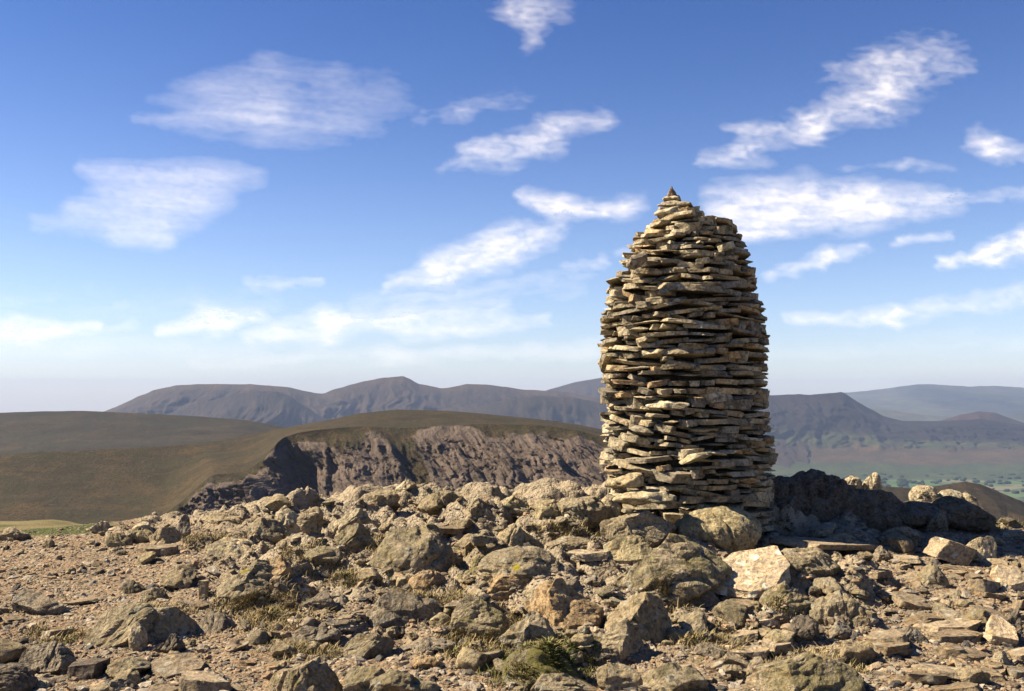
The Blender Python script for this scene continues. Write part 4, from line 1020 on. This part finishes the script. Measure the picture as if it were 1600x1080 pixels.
cloud('small faint pair of wisps beside the cairn shoulder', [(880, 420, 7, 950, 408, 8, .4), (975, 392, 6, 1010, 388, 6, .35)], 8)
cloud('long puffy cloud climbing diagonally to the upper right', [(1105, 248, 9, 1175, 238, 16, .5), (1160, 208, 12, 1270, 195, 16, .5), (1270, 195, 18, 1370, 150, 24, .5), (1300, 112, 12, 1400, 85, 20, .34), (1370, 150, 26, 1470, 95, 26, .46)], 9, mottled=(34, .6), warp=1.3)
cloud('broad bright white cloud immediately right of the cairn top', [(1120, 318, 20, 1260, 300, 20, .62), (1150, 345, 18, 1350, 325, 20, .78), (1330, 312, 20, 1480, 318, 15, .72), (1130, 362, 10, 1220, 362, 8, .5)], 10, mottled=(50, .4))
cloud('small puffy cloud near the right edge, high up', [(1535, 222, 14, 1562, 236, 14, .6), (1565, 232, 10, 1610, 242, 12, .4)], 11)
cloud('thin streak of cloud above the broad bright one at right', [(1290, 260, 5, 1420, 256, 7, .22), (1420, 256, 7, 1490, 262, 9, .3)], 12)
cloud('faint tail of cloud at the right edge beside the broad bright cloud', [(1500, 310, 8, 1610, 300, 10, .38)], 13)
cloud('narrow slanting cloud low to the right of the cairn', [(1200, 432, 6, 1290, 405, 11, .5), (1290, 405, 10, 1352, 390, 7, .5)], 14, streak=(60, 8, 18))
cloud('small spindle-shaped cloud under the broad bright cloud', [(1405, 376, 6, 1480, 366, 6, .52)], 15)
cloud('bright tapering cloud running off the right edge', [(1468, 410, 5, 1550, 395, 10, .7), (1550, 395, 11, 1620, 378, 15, .85)], 16, streak=(70, 10, 12))
cloud('long low band of cloud above the right-hand fell', [(1232, 500, 7, 1400, 496, 11, .55), (1400, 494, 11, 1620, 458, 14, .45)], 17, streak=(90, 10, 8))
cloud('flat white cloud at the left edge near the horizon', [(-30, 515, 15, 60, 518, 14, .75), (60, 518, 12, 142, 514, 7, .7), (165, 518, 6, 212, 508, 8, .35)], 18, mottled=(44, .3))
cloud('bright lens-shaped cloud low on the left', [(250, 516, 7, 330, 502, 16, .75), (330, 500, 14, 410, 492, 8, .6)], 19, mottled=(44, .3))
cloud('long bright bank of cloud low in the middle', [(390, 530, 9, 500, 510, 18, .62), (500, 505, 17, 640, 500, 10, .62), (620, 498, 14, 780, 482, 12, .45), (640, 520, 10, 850, 503, 8, .5)], 20, mottled=(56, .35), streak=(120, 12, 5))
cloud('small smudge of cloud above the long low bank', [(395, 446, 8, 490, 440, 7, .36), (180, 478, 6, 210, 480, 6, .22), (210, 430, 6, 260, 432, 5, .15)], 21)
cloud('pale hazy band of cloud just above the fells left of the cairn', [(300, 566, 9, 620, 556, 12, .34), (600, 560, 9, 940, 546, 12, .42)], 22, mottled=(90, .2), streak=(200, 10, 3))
cloud('broad thin veil low over the left hills', [(-20, 480, 26, 420, 470, 30, .20), (-20, 545, 14, 400, 548, 14, .28)], 24, mottled=(120, .2), streak=(240, 16, 3))
cloud('faint wide veil of cloud between the slanting cloud and the low bank', [(560, 480, 14, 900, 440, 18, .34)], 25, mottled=(60, .4), streak=(120, 10, 8))
cloud('pale veil of cloud just above the right-hand fell', [(1180, 560, 16, 1640, 530, 26, .24)], 23, mottled=(120, .2), streak=(220, 18, 3))

# ------------------------------------------------------------------ haze
BX = 15800.0
bz0, bz1 = -470.0, 260.0
c8 = np.array([(x, y, z) for x in (-BX, BX) for y in (-BX, BX) for z in (bz0, bz1)])
f6 = np.array([[0, 1, 3, 2], [4, 6, 7, 5], [0, 4, 5, 1], [2, 3, 7, 6], [0, 2, 6, 4], [1, 5, 7, 3]])
hm = bpy.data.materials.new('haze'); hm.use_nodes = True
hn = hm.node_tree; hn.nodes.remove(hn.nodes['Principled BSDF'])
pv = hn.nodes.new('ShaderNodeVolumePrincipled'); pv.inputs['Density'].default_value = 5.3e-5; pv.inputs['Color'].default_value = (.35, .45, .71, 1)
hn.links.new(pv.outputs[0], hn.nodes['Material Output'].inputs['Volume'])
tag(mesh_np('haze', c8, f6, hm, smooth_=False), kind='stuff')

# ------------------------------------------------------------------ sky, sun, camera
w = bpy.data.worlds.new('World'); SC.world = w; w.use_nodes = True
nt = w.node_tree; bg = nt.nodes['Background']
sky = nt.nodes.new('ShaderNodeTexSky'); sky.sky_type = 'NISHITA'; sky.sun_disc = False
sky.sun_elevation = SUN_EL
sky.sun_rotation = math.atan2(SUN_V.x, SUN_V.y)
sky.altitude = 700; sky.air_density = 1.0; sky.dust_density = .6; sky.ozone_density = 2.5
WN = NT(nt)
tc = WN.add('ShaderNodeTexCoord'); sx = WN.add('ShaderNodeSeparateXYZ'); WN.put(sx.inputs[0], tc.outputs['Generated'])
tint = WN.mix(WN.ramp(sx.outputs[2], -.03, .42), (1.06, 1.03, 1.15), (.345, .51, .84))      # clearer, bluer air overhead; milky near the skyline
WN.put(bg.inputs[0], WN.mix(1.0, sky.outputs[0], tint, 'MULTIPLY')); bg.inputs[1].default_value = .05
sl = bpy.data.lights.new('sun', 'SUN'); sl.energy = 5.0; sl.angle = math.radians(.5); sl.color = (1, .87, .665)
so = bpy.data.objects.new('sun', sl); COL.objects.link(so)
so.rotation_euler = (-SUN_V).to_track_quat('-Z', 'Y').to_euler(); so.location = (-20, -8, 20)
cam = bpy.data.cameras.new('camera'); co = bpy.data.objects.new('camera', cam); COL.objects.link(co)
cam.sensor_width = 36; cam.lens = F/1600*36; cam.clip_start = .1; cam.clip_end = 200000
co.location = (0, 0, EYE); co.rotation_euler = (math.pi/2+TH, 0, 0)
SC.camera = co
SC.view_settings.view_transform = 'Standard'; SC.view_settings.look = 'None'; SC.view_settings.exposure = 1.62; SC.view_settings.gamma = 1
SC.cycles.use_denoising = True
SC.cycles.transparent_max_bounces = 16; SC.cycles.max_bounces = 5; SC.cycles.diffuse_bounces = 1; SC.cycles.volume_bounces = 1
ALB = .50    # stone, soil and heather keep real-world reflectances (0.05 to 0.3)
for m in bpy.data.materials:
    b = m.node_tree.nodes.get('Principled BSDF') if m.node_tree else None
    if not b: continue
    N = NT(m.node_tree); sock = b.inputs['Base Color']
    if sock.is_linked: src = sock.links[0].from_socket
    else: src = tuple(sock.default_value)[:3]
    N.put(sock, N.vmath('MULTIPLY', src, (ALB, ALB, ALB)))
print('stones', len(stones), 'loose', cnt, 'objects', len(bpy.data.objects))
